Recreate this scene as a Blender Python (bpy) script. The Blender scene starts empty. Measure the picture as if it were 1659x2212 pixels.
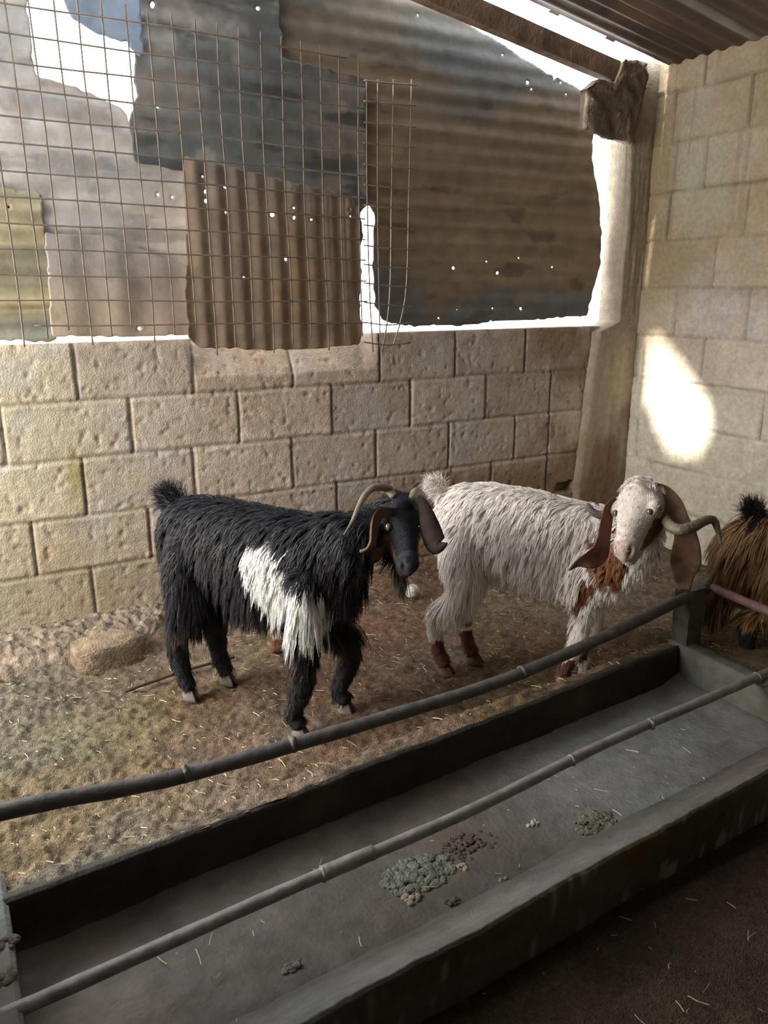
import bpy, bmesh, math, random
import numpy as np
from mathutils import Vector, Matrix
from mathutils.bvhtree import BVHTree

# ------------------------------------------------------------------ camera, light, exposure
SC = bpy.context.scene
COL = SC.collection
random.seed(7); RNG = np.random.default_rng(7)
CH = 1.30; PITCH = math.radians(16); YAW = math.radians(29.2); FPX = 1700.0
FW = np.array([math.sin(YAW)*math.cos(PITCH), math.cos(YAW)*math.cos(PITCH), -math.sin(PITCH)])
RT = np.array([math.cos(YAW), -math.sin(YAW), 0.0]); UP = np.cross(RT, FW)
CAM = np.array([0, 0, CH])
cam = bpy.data.objects.new('camera', bpy.data.cameras.new('camera')); COL.objects.link(cam)
cam.location = (0, 0, CH); cam.rotation_euler = (math.radians(90) - PITCH, 0, -YAW)
cam.data.sensor_fit = 'HORIZONTAL'; cam.data.sensor_width = 36; cam.data.lens = 36*FPX/1659
cam.data.clip_start = .02
SC.camera = cam
SC.view_settings.view_transform = 'Standard'; SC.view_settings.look = 'None'
SC.view_settings.gamma = 1; SC.view_settings.use_curve_mapping = False
SC.view_settings.exposure = 0.0
SC.cycles.use_denoising = True
SC.cycles.max_bounces = 8; SC.cycles.diffuse_bounces = 5

W = bpy.data.worlds.new('daylight'); SC.world = W; W.use_nodes = True
bg = W.node_tree.nodes['Background']; bg.inputs[0].default_value = (.86, .93, 1, 1); bg.inputs[1].default_value = 9.0

def lamp(name, kind, loc, direction, energy, color=(1, 1, 1), size=1, size_y=1):
    l = bpy.data.lights.new(name, kind); l.energy = energy; l.color = color
    if kind == 'AREA': l.shape = 'RECTANGLE'; l.size = size; l.size_y = size_y
    if kind == 'SUN': l.angle = math.radians(size)
    o = bpy.data.objects.new(name, l); COL.objects.link(o); o.location = loc
    o.rotation_euler = Vector(direction).to_track_quat('-Z', 'Y').to_euler()
    return o
SUN = Vector((.8, .0, -.6)).normalized()
lamp('sun', 'SUN', (-3, 0, 6), SUN, 16, (1, .96, .88), 1.6)
# daylight entering by the doorway in the left wall and by the open bay of the back wall, left of the picture
lamp('doorway_daylight', 'AREA', (-1.42, 2.22, 1.30), (1, .0, -.16), 105, (1, .96, .88), 1.2, 1.7)
lamp('open_bay_daylight', 'AREA', (-.75, 2.93, 1.60), (.5, -1, -.4), 44, (.93, .96, 1), 1.2, .9)
lamp('roof_opening_daylight', 'AREA', (.2, 1.9, 2.68), (.05, -.05, -1), 16, (.86, .92, 1), .9, .9)

# ------------------------------------------------------------------ helpers
def ray(px, py): return FW*FPX + RT*(px-829.5) + UP*(1106-py)
def onY(px, py, y): d = ray(px, py); return CAM + d*(y/d[1])
def onX(px, py, x): d = ray(px, py); return CAM + d*(x/d[0])
def onZ(px, py, z=0.): d = ray(px, py); return CAM + d*((z-CH)/d[2])
def dep(px, py, k): return CAM + ray(px, py)*(k/FPX)

def hsh(i, j, s):
    n = (i.astype(np.int64)*374761393 + j.astype(np.int64)*668265263 + s*2147483647) & 0xffffffff
    n = ((n ^ (n >> 13))*1274126177) & 0xffffffff
    return ((n ^ (n >> 16)) & 0xffff)/65535.0
def vn(x, y, s=0):
    x = np.asarray(x, float); y = np.asarray(y, float)
    i = np.floor(x); j = np.floor(y); fx = x-i; fy = y-j
    fx = fx*fx*(3-2*fx); fy = fy*fy*(3-2*fy)
    a = hsh(i, j, s); b = hsh(i+1, j, s); c = hsh(i, j+1, s); d = hsh(i+1, j+1, s)
    return (a*(1-fx)+b*fx)*(1-fy) + (c*(1-fx)+d*fx)*fy
def fbm(x, y, s=0, o=4):
    t = 0; a = .5; f = 1
    for k in range(o): t = t + a*vn(x*f+17.3*k, y*f-9.1*k, s+k); a *= .5; f *= 2.03
    return t*1.07
def sst(a, b, x): t = np.clip((x-a)/(b-a), 0, 1); return t*t*(3-2*t)
def inpoly(x, z, poly):
    x = np.asarray(x); z = np.asarray(z); r = np.zeros(x.shape, bool); n = len(poly)
    for k in range(n):
        x0, z0 = poly[k]; x1, z1 = poly[(k+1) % n]
        if z0 == z1: continue
        c = ((z0 > z) != (z1 > z)) & (x < (x1-x0)*(z-z0)/(z1-z0)+x0)
        r ^= c
    return r

MATS = {}
def mat(name, color=None, rough=.85, spec=.3, metal=0., noise=0., nscale=20., bump=0., bscale=60., attr=True, thin=False):
    if name in MATS: return MATS[name]
    m = bpy.data.materials.new(name); m.use_nodes = True; nt = m.node_tree; n = nt.nodes; L = nt.links
    b = n['Principled BSDF']; b.inputs['Roughness'].default_value = rough
    b.inputs['Specular IOR Level'].default_value = spec; b.inputs['Metallic'].default_value = metal
    tc = n.new('ShaderNodeTexCoord')
    if attr:
        a = n.new('ShaderNodeAttribute'); a.attribute_name = 'Col'; src = a.outputs['Color']
    else:
        a = n.new('ShaderNodeRGB'); a.outputs[0].default_value = (*color, 1); src = a.outputs[0]
    if noise:
        t = n.new('ShaderNodeTexNoise'); t.inputs['Scale'].default_value = nscale; t.inputs['Detail'].default_value = 6
        L.new(tc.outputs['Object'], t.inputs['Vector'])
        mr = n.new('ShaderNodeMapRange'); mr.inputs['From Min'].default_value = .25; mr.inputs['From Max'].default_value = .75
        mr.inputs['To Min'].default_value = 1-noise; mr.inputs['To Max'].default_value = 1+noise
        L.new(t.outputs['Fac'], mr.inputs['Value'])
        mx = n.new('ShaderNodeVectorMath'); mx.operation = 'MULTIPLY'
        L.new(src, mx.inputs[0]); L.new(mr.outputs[0], mx.inputs[1]); src = mx.outputs[0]
    L.new(src, b.inputs['Base Color'])
    if bump:
        t2 = n.new('ShaderNodeTexNoise'); t2.inputs['Scale'].default_value = bscale; t2.inputs['Detail'].default_value = 5
        L.new(tc.outputs['Object'], t2.inputs['Vector'])
        bp = n.new('ShaderNodeBump'); bp.inputs['Strength'].default_value = bump; bp.inputs['Distance'].default_value = .01
        L.new(t2.outputs['Fac'], bp.inputs['Height']); L.new(bp.outputs[0], b.inputs['Normal'])
    MATS[name] = m
    return m

def mk(name, V, F, m, col=None, parent=None, smooth=True):
    me = bpy.data.meshes.new(name)
    V = np.asarray(V, np.float32)
    if isinstance(F, np.ndarray):
        nf, k = F.shape
        me.vertices.add(len(V)); me.vertices.foreach_set('co', V.ravel())
        me.loops.add(nf*k); me.loops.foreach_set('vertex_index', F.astype(np.int32).ravel())
        me.polygons.add(nf); me.polygons.foreach_set('loop_start', np.arange(0, nf*k, k, dtype=np.int32))
        me.update(calc_edges=True)
    else:
        me.from_pydata(V.tolist(), [], F)
    if col is not None:
        a = me.color_attributes.new('Col', 'FLOAT_COLOR', 'POINT')
        c = np.ones((len(V), 4), np.float32); c[:, :3] = col; a.data.foreach_set('color', c.ravel())
    me.polygons.foreach_set('use_smooth', [smooth]*len(me.polygons)); me.materials.append(m); me.update()
    o = bpy.data.objects.new(name, me); COL.objects.link(o)
    if parent: o.parent = parent
    return o
def tag(o, label=None, cat=None, group=None, kind=None):
    if label: o['label'] = label
    if cat: o['category'] = cat
    if group: o['group'] = group
    if kind: o['kind'] = kind
    return o
def empty(name, loc=(0, 0, 0), rz=0., label=None, cat=None, group=None):
    o = bpy.data.objects.new(name, None); COL.objects.link(o); o.location = loc; o.rotation_euler = (0, 0, rz)
    o.empty_display_size = .05
    return tag(o, label, cat, group)
def gridF(nu, nv):
    i, j = np.meshgrid(np.arange(nu-1), np.arange(nv-1), indexing='ij'); a = (i*nv+j).ravel()
    return np.stack([a, a+nv, a+nv+1, a+1], 1)

def tube(path, radii, n=12, flat=None, up=(0, 0, 1), cup=0., caps=True):
    """swept tube; radii list of r or (r_side, r_up). returns V,F(list of quads/tris)"""
    P = np.array(path, float); k = len(P)
    T = np.gradient(P, axis=0); T /= np.linalg.norm(T, axis=1)[:, None]
    R = [(r, r) if np.isscalar(r) else tuple(r) for r in radii]
    V = []; F = []
    upv = np.array(up, float); prev = None
    for i in range(k):
        t = T[i]
        s = np.cross(t, upv) if prev is None else prev - t*np.dot(prev, t)
        if np.linalg.norm(s) < 1e-5: s = np.cross(t, (1, .1, .2))
        s /= np.linalg.norm(s); prev = s; u = np.cross(s, t)
        for j in range(n):
            a = 2*math.pi*j/n
            V.append(P[i] + s*R[i][0]*math.cos(a) + u*(R[i][1]*math.sin(a) + cup*R[i][0]*(math.cos(a)**2)))
    for i in range(k-1):
        for j in range(n):
            F.append((i*n+j, i*n+(j+1) % n, (i+1)*n+(j+1) % n, (i+1)*n+j))
    if caps:
        for e, i in ((0, 0), (1, k-1)):
            d = T[i]*(1 if e else -1); r = min(R[i]); c = len(V)
            V.append(P[i]+d*r*.7)
            for j in range(n):
                a, b = i*n+j, i*n+(j+1) % n
                F.append((a, b, c) if e else (b, a, c))
    return V, F
def smoothpath(P, sub=4):
    P = [np.array(p, float) for p in P]; out = []
    for i in range(len(P)-1):
        p0 = P[max(i-1, 0)]; p1 = P[i]; p2 = P[i+1]; p3 = P[min(i+2, len(P)-1)]
        for k in range(sub):
            t = k/sub
            out.append(.5*((2*p1)+(p2-p0)*t+(2*p0-5*p1+4*p2-p3)*t*t+(3*p1-p0-3*p2+p3)*t**3))
    out.append(P[-1]); return out
def join(parts):
    V = []; F = []
    for v, f in parts:
        o = len(V); V += [tuple(x) for x in v]; F += [tuple(i+o for i in q) for q in f]
    return V, F
def box(x0, x1, y0, y1, z0, z1):
    V = [(x, y, z) for x in (x0, x1) for y in (y0, y1) for z in (z0, z1)]
    return V, [(0, 1, 3, 2), (4, 6, 7, 5), (0, 4, 5, 1), (2, 3, 7, 6), (0, 2, 6, 4), (1, 5, 7, 3)]
def jitterbox(x0, x1, y0, y1, z0, z1, cell=.02, amp=.004, seed=0):
    bm = bmesh.new()
    V, F = box(x0, x1, y0, y1, z0, z1); vs = [bm.verts.new(v) for v in V]
    for f in F: bm.faces.new([vs[i] for i in f])
    for ax, (a, b) in enumerate(((x0, x1), (y0, y1), (z0, z1))):
        n = max(1, int((b-a)/cell))
        for k in range(1, n):
            co = [0, 0, 0]; co[ax] = a+(b-a)*k/n; no = [0, 0, 0]; no[ax] = 1
            bmesh.ops.bisect_plane(bm, geom=bm.verts[:]+bm.edges[:]+bm.faces[:], plane_co=co, plane_no=no)
    bmesh.ops.recalc_face_normals(bm, faces=bm.faces)
    X = np.array([v.co[:] for v in bm.verts])
    d = np.stack([fbm(X[:, 1]*31+X[:, 0]*13, X[:, 2]*29+X[:, 0]*17, seed+q)-.5 for q in range(3)], 1)*2*amp
    X = X+d; F = [tuple(v.index for v in f.verts) for f in bm.faces]
    bm.verts.index_update(); F = [tuple(v.index for v in f.verts) for f in bm.faces]; bm.free()
    return X, F

# ------------------------------------------------------------------ masonry
M_block = mat('concrete_block', rough=.92, spec=.15, noise=.16, nscale=55, bump=.45, bscale=160)
M_conc = mat('cement', rough=.9, spec=.2, noise=.2, nscale=30, bump=.4, bscale=120)

def masonry(U, Z, courses, joints, seed):
    """height (towards the room) and colour of a block wall at (U,Z)"""
    n1 = fbm(U*7, Z*7, seed)-.5
    Zw = Z+.010*(fbm(U*2.2, Z*2.2, seed+31)-.5)+.006*n1
    Uw = U+.012*(fbm(U*9, Z*5, seed+37)-.5)
    h = np.zeros_like(U); row = np.zeros(U.shape, int)
    for c in courses: row += (Zw > c)
    dj = np.full(U.shape, 9.)
    for c in courses: dj = np.minimum(dj, np.abs(Zw-c))
    blk = np.zeros_like(U)
    dv = np.full(U.shape, 9.)
    for r, js in joints.items():
        m = row == r
        for q, j in enumerate(js):
            dv = np.where(m, np.minimum(dv, np.abs(Uw-j)), dv)
            blk = np.where(m & (Uw > j), r*20+q+1, blk)
    blk = np.where(blk == 0, row*20, blk)
    wh = .35+.9*fbm(U*3, Z*9, seed+3)           # bed joints are smeared over in places
    wv = .6+.6*fbm(U*2, Z*2, seed+5)
    h -= .010*wh*np.exp(-(dj/.006)**2)
    h -= .014*wv*np.exp(-(dv/.0045)**2)
    h += .003*np.exp(-((dj-.016)/.008)**2)*vn(U*40, Z*40, seed+6)
    ob = hsh(blk.astype(int), np.zeros_like(blk).astype(int), seed)
    h += .006*(ob-.5)+.006*n1+.003*(fbm(U*60, Z*60, seed+8)-.5)
    pits = np.clip(fbm(U*38, Z*38, seed+9)-.63, 0, 1); h -= .03*pits
    base = np.array([.40, .335, .275])
    c = np.ones(U.shape+(3,))*base
    c *= (.86+.28*ob)[..., None]
    lav = sst(.55, .68, fbm(U*5+ob*9, Z*6, seed+11))[..., None]*.55
    c = c*(1-lav)+np.array([.40, .37, .36])*lav
    wm = sst(.45, .7, fbm(U*3, Z*3, seed+13))[..., None]*.5
    c = c*(1-wm)+np.array([.36, .27, .19])*wm
    c *= (.82+.36*fbm(U*25, Z*25, seed+15))[..., None]
    dark = np.exp(-(np.minimum(dv/.0045, 9))**2)[..., None]*.55*wv[..., None]
    dark += np.exp(-(dj/.005)**2)[..., None]*.22*wh[..., None]
    return h, c*(1-np.clip(dark, 0, .8)), dj, dv

# back wall
st = .0065
us = np.arange(-.35, 2.93, st); zs = np.arange(-.05, 1.1101, st)
Ug, Zg = np.meshgrid(us, zs, indexing='ij')
h, c, dj, dv = masonry(Ug, Zg, [.06, .273, .478, .695, .902],
    {5: [-.02, .419, .844, 1.252, 1.66, 2.05, 2.448], 4: [-.24, .163, .596, 1.013, 1.425, 1.815, 2.226, 2.62],
     3: [.0, .411, .824, 1.238, 1.636, 2.023, 2.408, 2.621], 2: [.216, .634, .981, 1.445, 1.951, 2.273, 2.621],
     1: [0.0, .403, .80, 1.21, 1.62, 2.03, 2.43]}, 3)
# top edge below the hanging brown sheet, chipped and bevelled to catch sky glow
bevel = sst(.82, .90, Ug)*(1-sst(1.58, 1.66, Ug)); h -= bevel*np.clip(Zg-.95-.02*fbm(Ug*12, Ug*0, 6), 0, 1)*.6
h -= np.clip(Zg-1.085, 0, 1)*.5*vn(Ug*14, Zg*0, 5)
# hollow knocked into a block near the corner, manure stains towards the corner
hol = inpoly(Ug+.01*vn(Ug*60, Zg*60, 4), Zg+.008*vn(Ug*50, Zg*50, 6), [(2.68, .285), (2.70, .325), (2.80, .335), (2.83, .30), (2.78, .27)])
h = np.where(hol, -.05, h)
stn = sst(.42, .62, fbm(Ug*2.6, Zg*3.4, 41)+.30*sst(1.3, 2.5, Ug)-.42*sst(.25, .62, Zg))*sst(1.2, 1.9, Ug)
c = c*(1-.78*stn[..., None])+np.array([.20, .125, .07])*.78*stn[..., None]
low = sst(.6, .0, Zg)*.35; c = c*(1-low[..., None])+np.array([.27, .20, .14])*low[..., None]
grn = sst(.9, -.1, Ug)*.5; c = c*(1-grn[..., None])+c*np.array([.93, 1.03, .86])*grn[..., None]
moss = np.exp(-(((Ug-.38)/.035)**2+((Zg-.62)/.10)**2))*.7; c = c*(1-moss[..., None])+np.array([.25, .2, .06])*moss[..., None]
V = np.stack([Ug.ravel(), 3.0-h.ravel(), Zg.ravel()], 1)
nu, nv = Ug.shape; F = gridF(nu, nv)
top = np.arange(nu)*nv+nv-1; Vt = V[top].copy(); Vt2 = Vt.copy(); Vt2[:, 1] = 3.2; Vb = Vt2.copy(); Vb[:, 2] = -.05
k0 = len(V); V = np.concatenate([V, Vt2, Vb]); i = np.arange(nu-1)
F = np.concatenate([F, np.stack([top[:-1], top[1:], k0+i+1, k0+i], 1), np.stack([k0+i, k0+i+1, k0+nu+i+1, k0+nu+i], 1)])
cc = c.reshape(-1, 3); cc = np.concatenate([cc, cc[top], cc[top]])
tag(mk('wall_back', V, F, M_block, cc), kind='structure')

# right wall
us = np.arange(-.9, 3.05, .008); zs = np.arange(-.05, 2.34, .008)
Ug, Zg = np.meshgrid(us, zs, indexing='ij')
cr = [.22, .43, .64, .85, 1.065, 1.29, 1.51, 1.73, 1.95, 2.16]
jn = {}
off = [2.7, 2.39, 2.51, 2.62, 2.553, 2.75, 2.56, 2.425, 2.66, 2.45, 2.7]
for r in range(11): jn[r] = sorted([off[r]-.41*q+.01*math.sin(r*7+q*3) for q in range(-1, 9)])
h, c, dj, dv = masonry(Ug, Zg, cr, jn, 77)
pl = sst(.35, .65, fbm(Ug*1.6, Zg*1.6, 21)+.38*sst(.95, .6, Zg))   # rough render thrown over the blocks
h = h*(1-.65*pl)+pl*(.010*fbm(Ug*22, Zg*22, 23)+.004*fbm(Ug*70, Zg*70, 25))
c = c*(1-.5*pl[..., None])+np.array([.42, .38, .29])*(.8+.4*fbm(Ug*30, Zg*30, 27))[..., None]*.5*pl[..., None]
lw = (sst(1.1, .7, Zg+.12*fbm(Ug*4, Zg*4, 28))*.8)[..., None]; c = c*(1-lw)+np.array([.56, .51, .41])*(.75+.5*fbm(Ug*34, Zg*34, 30))[..., None]*lw  # paler rough render low down, its colour also raised to carry strong light
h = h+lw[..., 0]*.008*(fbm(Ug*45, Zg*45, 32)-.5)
brn = sst(.5, .75, fbm(Ug*1.7+3, Zg*1.2, 29)+.25*sst(2.5, 2.95, Ug)*sst(.7, 1.2, Zg)-.25*sst(1., .7, Zg))[..., None]*.6
c = c*(1-brn)+np.array([.27, .21, .13])*brn
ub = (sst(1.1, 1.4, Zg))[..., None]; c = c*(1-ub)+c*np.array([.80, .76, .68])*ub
g2 = sst(.52, .7, fbm(Ug*2.2+8, Zg*2.1, 35))[..., None]*.5*sst(1.2, 1.5, Zg)[..., None]
c = c*(1-g2)+np.array([.26, .27, .19])*g2
drip = sst(.6, .75, fbm(Ug*30, Zg*1.2, 37))[..., None]*.35*sst(1.2, 2.2, Zg)[..., None]; c = c*(1-drip)
c = c*(1-np.clip(np.exp(-(dv/.005)**2)*sst(.42, .7, fbm(Ug*3, Zg*3, 38))*.75+np.exp(-(dj/.006)**2)*sst(.45, .75, fbm(Ug*3+5, Zg*8, 39))*.4, 0, .8))[..., None]
h = h-.010*np.exp(-(dv/.006)**2)*sst(.45, .7, fbm(Ug*3, Zg*3, 38))-.006*np.exp(-(dj/.007)**2)*sst(.45, .7, fbm(Ug*3+5, Zg*8, 39))
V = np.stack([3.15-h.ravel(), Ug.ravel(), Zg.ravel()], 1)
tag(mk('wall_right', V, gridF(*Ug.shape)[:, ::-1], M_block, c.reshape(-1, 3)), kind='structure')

# corner pillar of poured concrete, ragged left edge where the shuttering stood
zs = np.arange(-.02, 2.31, .01); edge = np.interp(zs, [0, .35, .75, 1.08, 1.13, 1.45, 1.67, 1.95, 2.0, 2.3], [2.80, 2.81, 2.84, 2.87, 2.995, 2.998, 2.998, 2.985, 2.99, 2.99])
edge = edge+.008*(fbm(zs*14, zs*0+3, 51)-.5)
NN = 44; V = []; C3 = []
for k, z in enumerate(zs):
    xs = np.linspace(edge[k], 3.16, NN)
    yy = 2.968-.010*(fbm(xs*9, xs*0+z*1.4, 53)-.5)-.008*(fbm(xs*34, xs*0+z*5, 54)-.5)+.02*np.exp(-((xs-edge[k])/.012)**2)
    yy = np.where(z < .42, yy-.0+.0, yy)
    for x, y in zip(xs, yy): V.append((x, y, z))
    V.append((edge[k]-.012, 3.085 if z > 1.1 else 3.15, z))
    f = fbm(xs*16, xs*0+z*1.2, 55); g = fbm(xs*5, xs*0+z*3, 57)
    cb = np.array([.31, .255, .19])*(.72+.55*f)[:, None]
    b = (sst(.5, .62, g)*sst(1.0, .5, z)*.75)[:, None]; cb = cb*(1-b)+np.array([.19, .11, .06])*b
    lb = sst(.5, .3, z)*.6; cb = cb*(1-lb)+np.array([.20, .13, .08])*lb
    C3 += list(cb)+[cb[0]]
n1 = NN+1; V = np.array(V); F = []
for k in range(len(zs)-1):
    for j in range(NN-1): F.append((k*n1+j, k*n1+j+1, (k+1)*n1+j+1, (k+1)*n1+j))
    F.append((k*n1+NN, k*n1, (k+1)*n1, (k+1)*n1+NN))
tag(mk('trim_1', V, np.array(F), M_conc, np.array(C3)), 'corner pillar of rough cast concrete', kind='structure')

# the walls that close the shed outside the picture (doorway in the left wall, open bay in the back wall), then two added light blockers
M_out = mat('plain_masonry', (.30, .26, .20), attr=False, noise=.2, nscale=8, bump=.3)
def wallbox(name, parts): V, F = join([box(*p) for p in parts]); return tag(mk(name, V, F, M_out, smooth=False), kind='structure')
wallbox('wall_left', [(-1.62, -1.47, -.9, 1.55, -.05, 2.95), (-1.62, -1.47, 2.85, 3.2, -.05, 2.95), (-1.62, -1.47, 1.55, 2.85, 2.25, 2.95)])
wallbox('wall_front', [(-1.62, 3.3, -1.05, -.9, -.05, 2.95)])
wallbox('wall_back_return', [(-1.47, -.35, 3.05, 3.2, -.05, 1.1), (-1.47, -.1, 3.05, 3.2, 2.35, 2.95)])
wallbox('wall_light_block', [(-1.47, -.15, 1.46, 1.54, -.05, 1.9)])  # unseen wall added to keep doorway light off trough and passage
wallbox('wall_sun_block', [(-3.4, -3.2, -1, 5, -.05, 4.0), (-3.4, -3.2, 2.912, 6, 4.0, 8.5)])  # unseen wall outside the shed, added only to block the sun

# ------------------------------------------------------------------ floor
def floorheight(X, Y):
    hh = .030*(fbm(X*3, Y*3, 61)-.5)
    rough = .55+.9*sst(.6, -.1, X)+.5*fbm(X*2, Y*2, 62)
    hh = hh+rough*.022*(fbm(X*30, Y*30, 63, 3)-.5)+rough*.017*(fbm(X*75, Y*75, 66, 2)-.5)
    far = 1.468+.0727*X
    bank = sst(.22, .05, Y-far)*.142
    bank = np.where(X < 2.13, bank, np.maximum(bank, .10*sst(2.5, 2.15, X)*sst(1.0, 1.2, Y)*sst(2.1, 1.8, Y)))
    heap = sst(.30, .03, 3.0-Y)*(.055+.03*fbm(X*5, Y*5, 64))*(1-.6*sst(.55, .9, X))+sst(2.55, 2.9, X)*.05*sst(.5, .1, 3-Y)
    return hh*(1-.8*sst(.05, .0, Y-far))+np.maximum(bank, heap)-.004
st = .0068
us = np.arange(-1.6, 3.17, st); vs_ = np.arange(.93, 3.04, st)
X, Y = np.meshgrid(us, vs_, indexing='ij'); X = X+0; far = 1.468+.0727*X
# keep the soil out of the trough
Yc = np.where((X > -.12) & (X < 2.12) & (Y < far+.035), Y, Y)
Z = floorheight(X, Y)
intr = (X > -.10) & (X < 2.10) & (Y < far+.004)
Z = np.where(intr, -.03, Z)
n = fbm(X*1.7, Y*1.7, 71); n2 = fbm(X*14, Y*14, 73); n3 = fbm(X*60, Y*60, 75, 3)
ca = np.array([.20, .15, .108]); cbn = np.array([.195, .125, .085]); cg = np.array([.15, .138, .105]); co = np.array([.175, .12, .06])
t1 = sst(.40, .62, n)[..., None]; C = ca*(1-t1)+cbn*t1
tg = sst(.75, .05, X)[..., None]*.85; C = C*(1-tg)+cg*tg
to = (sst(.52, .66, fbm(X*3.1+4, Y*3.1, 77))*sst(2.8, 1.9, Y)*.55)[..., None]; C = C*(1-to)+co*to
tr = np.exp(-(((X-1.25)/.28)**2+((Y-2.55)/.22)**2))[..., None]*.75; C = C*(1-tr)+np.array([.24, .12, .07])*tr
C = C*(.05+.75*n2+1.05*n3)[..., None]
gs = (sst(.58, .70, fbm(X*4.3+9, Y*4.3, 78))*.22)[..., None]; C = C*(1-gs)+C*np.array([.85, 1.1, .65])*gs
V = np.stack([X.ravel(), Y.ravel(), Z.ravel()], 1)
M_soil = mat('trodden_manure_soil', rough=.97, spec=.1, noise=.35, nscale=130, bump=.9, bscale=240)
F = gridF(*X.shape)
cen = V[F].mean(1)
fl = 1.468+.0727*cen[:, 0]
drop = (cen[:, 0] > -.085) & (cen[:, 0] < 2.085) & (cen[:, 1] < fl+.008)
mk_floor = mk('floor_pen', V, F[~drop], M_soil, C.reshape(-1, 3)); tag(mk_floor, kind='structure')
# feed passage in front
us = np.arange(-1.6, 3.17, .012); vs_ = np.arange(-.95, 1.2, .012)
X, Y = np.meshgrid(us, vs_, indexing='ij')
Z = .014*(fbm(X*4, Y*4, 81)-.5)+.010*(fbm(X*40, Y*40, 83, 3)-.5)-.004
Z = np.where((Y > .96), np.minimum(Z, -.012), Z)
C = np.array([.07, .048, .034])*(.6+.8*fbm(X*9, Y*9, 85))[..., None]  # shade over the passage put into the darker base colour
to = sst(.5, .68, fbm(X*3, Y*3, 87))[..., None]*.6; C = C*(1-to)+np.array([.06, .055, .02])*to
C = C*(.7+.6*fbm(X*70, Y*70, 89, 2))[..., None]
tag(mk('floor_passage', np.stack([X.ravel(), Y.ravel(), Z.ravel()], 1), gridF(*X.shape), M_soil, C.reshape(-1, 3)), kind='structure')

# straw
def straw(name, spots, label, zoff, m):
    V = []; F = []
    for (x, y, z) in spots:
        a = random.uniform(0, math.pi); l = random.choice([.006, .009, .012, .02, .03])*random.uniform(.7, 1.3); w = random.uniform(.0005, .0011)
        tl = random.uniform(-.25, .25); d = np.array([math.cos(a), math.sin(a), tl]); s = np.array([-math.sin(a), math.cos(a), 0])*w; u = np.array([0, 0, w])
        p = np.array([x, y, z+zoff+abs(tl)*l*.5]); bnd = s*random.uniform(-3, 3)
        k = len(V)
        for q, off in ((-.5, 0), (0, 1), (.5, 0)):
            for c3 in (-s-u*.4, s-u*.4, u): V.append(p+d*l*q+bnd*off+c3)
        for q in (0, 3):
            for j in range(3): F.append((k+q+j, k+q+(j+1) % 3, k+q+3+(j+1) % 3, k+q+3+j))
    return tag(mk(name, V, F, m, smooth=False), label, 'straw', kind='stuff')
M_straw = mat('dry_straw', (.62, .52, .33), rough=.6, attr=False, noise=.3, nscale=9)
sp = []
while len(sp) < 1900:
    x = random.uniform(-.3, 3.1); y = random.uniform(1.5, 2.98)
    if y < 1.468+.0727*x+.03 and x < 2.1: continue
    if vn(np.array(x*4), np.array(y*4), 3) < .35 and random.random() < .6: continue
    sp.append((x, y, float(floorheight(np.array(x), np.array(y)))))
straw('straw_litter', sp, 'short pale straw bits scattered over the brown pen floor', .003, M_straw)
sp = [(random.uniform(.7, 3.0), random.uniform(-.2, .95), 0) for _ in range(230)]
straw('straw_litter', sp, 'sparse straw bits on the dark passage floor in front of the trough', .005, mat('grey_straw', (.40, .33, .23), attr=False))

# ------------------------------------------------------------------ rubble along the wall foot and stones
M_rub = mat('rubble_concrete', rough=.95, spec=.1, noise=.35, nscale=45, bump=.8, bscale=130)
st = .006
us = np.arange(-.34, .80, st); vs_ = np.arange(0, 1.001, .025)
Ug, Vg = np.meshgrid(us, vs_, indexing='ij')
depth = .23*(1-.75*sst(.45, .8, Ug))+.05*(fbm(Ug*6, Ug*0, 91)-.5)
Yr = 3.0-Vg*depth-.01*(fbm(Ug*30, Vg*20, 92)-.5)
Zr = .085*np.sqrt(np.clip(1-Vg**1.6, 0, 1))+.028*(fbm(Ug*24, Yr*24, 93)-.35)*np.sin(np.pi*np.clip(Vg, .0, .93))+.035*(fbm(Ug*60, Yr*60, 95, 2)-.5)
Zr = np.where(Vg > .97, -.02, Zr)
Cr = np.array([.27, .215, .165])*(.15+1.3*fbm(Ug*40, Yr*40, 94))[..., None]
tag(mk('rubble_footing', np.stack([Ug.ravel(), Yr.ravel(), Zr.ravel()], 1), gridF(*Ug.shape)[:, ::-1], M_rub, Cr.reshape(-1, 3)),
    'crumbly pebbly concrete footing along the bottom of the block wall at left', 'rubble')
def stone(loc, sc, rz, label, col, seed):
    bm = bmesh.new(); bmesh.ops.create_icosphere(bm, subdivisions=4, radius=1)
    X = np.array([v.co[:] for v in bm.verts]); F = [tuple(v.index for v in f.verts) for f in bm.faces]; bm.free()
    r = .72+.5*fbm(X[:, 0]*1.1+X[:, 2]*.8+seed, X[:, 1]*1.1-X[:, 2]*.6, seed); r += .08*(fbm(X[:, 0]*6+X[:, 2]*3, X[:, 1]*6+X[:, 2]*4, seed+2)-.5)
    X = np.sign(X)*np.abs(X)**(.55 if sc[0] > .1 else .8)*r[:, None]*np.array(sc)*np.array([1, 1, 1.15])
    o = mk('stone', X, F, M_rub, np.array(col)*(.7+.6*fbm(X[:, 0]*30, X[:, 1]*30+X[:, 2]*20, seed))[:, None]); o.location = loc; o.rotation_euler = (0, 0, rz)
    return tag(o, label, 'stone')
stone((.40, 2.74, .035), (.125, .06, .055), .15, 'large flat-faced pale brown stone leaning on the rubble footing at left', (.25, .19, .135), 5)
stone((.70, 2.86, .05), (.05, .035, .035), .4, 'small rounded brown stone at the wall foot behind the black goat', (.36, .26, .17), 8)
stone((1.66, 2.72, .03), (.035, .03, .025), .4, 'small whitish stone on the floor below the black goat head', (.55, .52, .45), 11)
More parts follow.
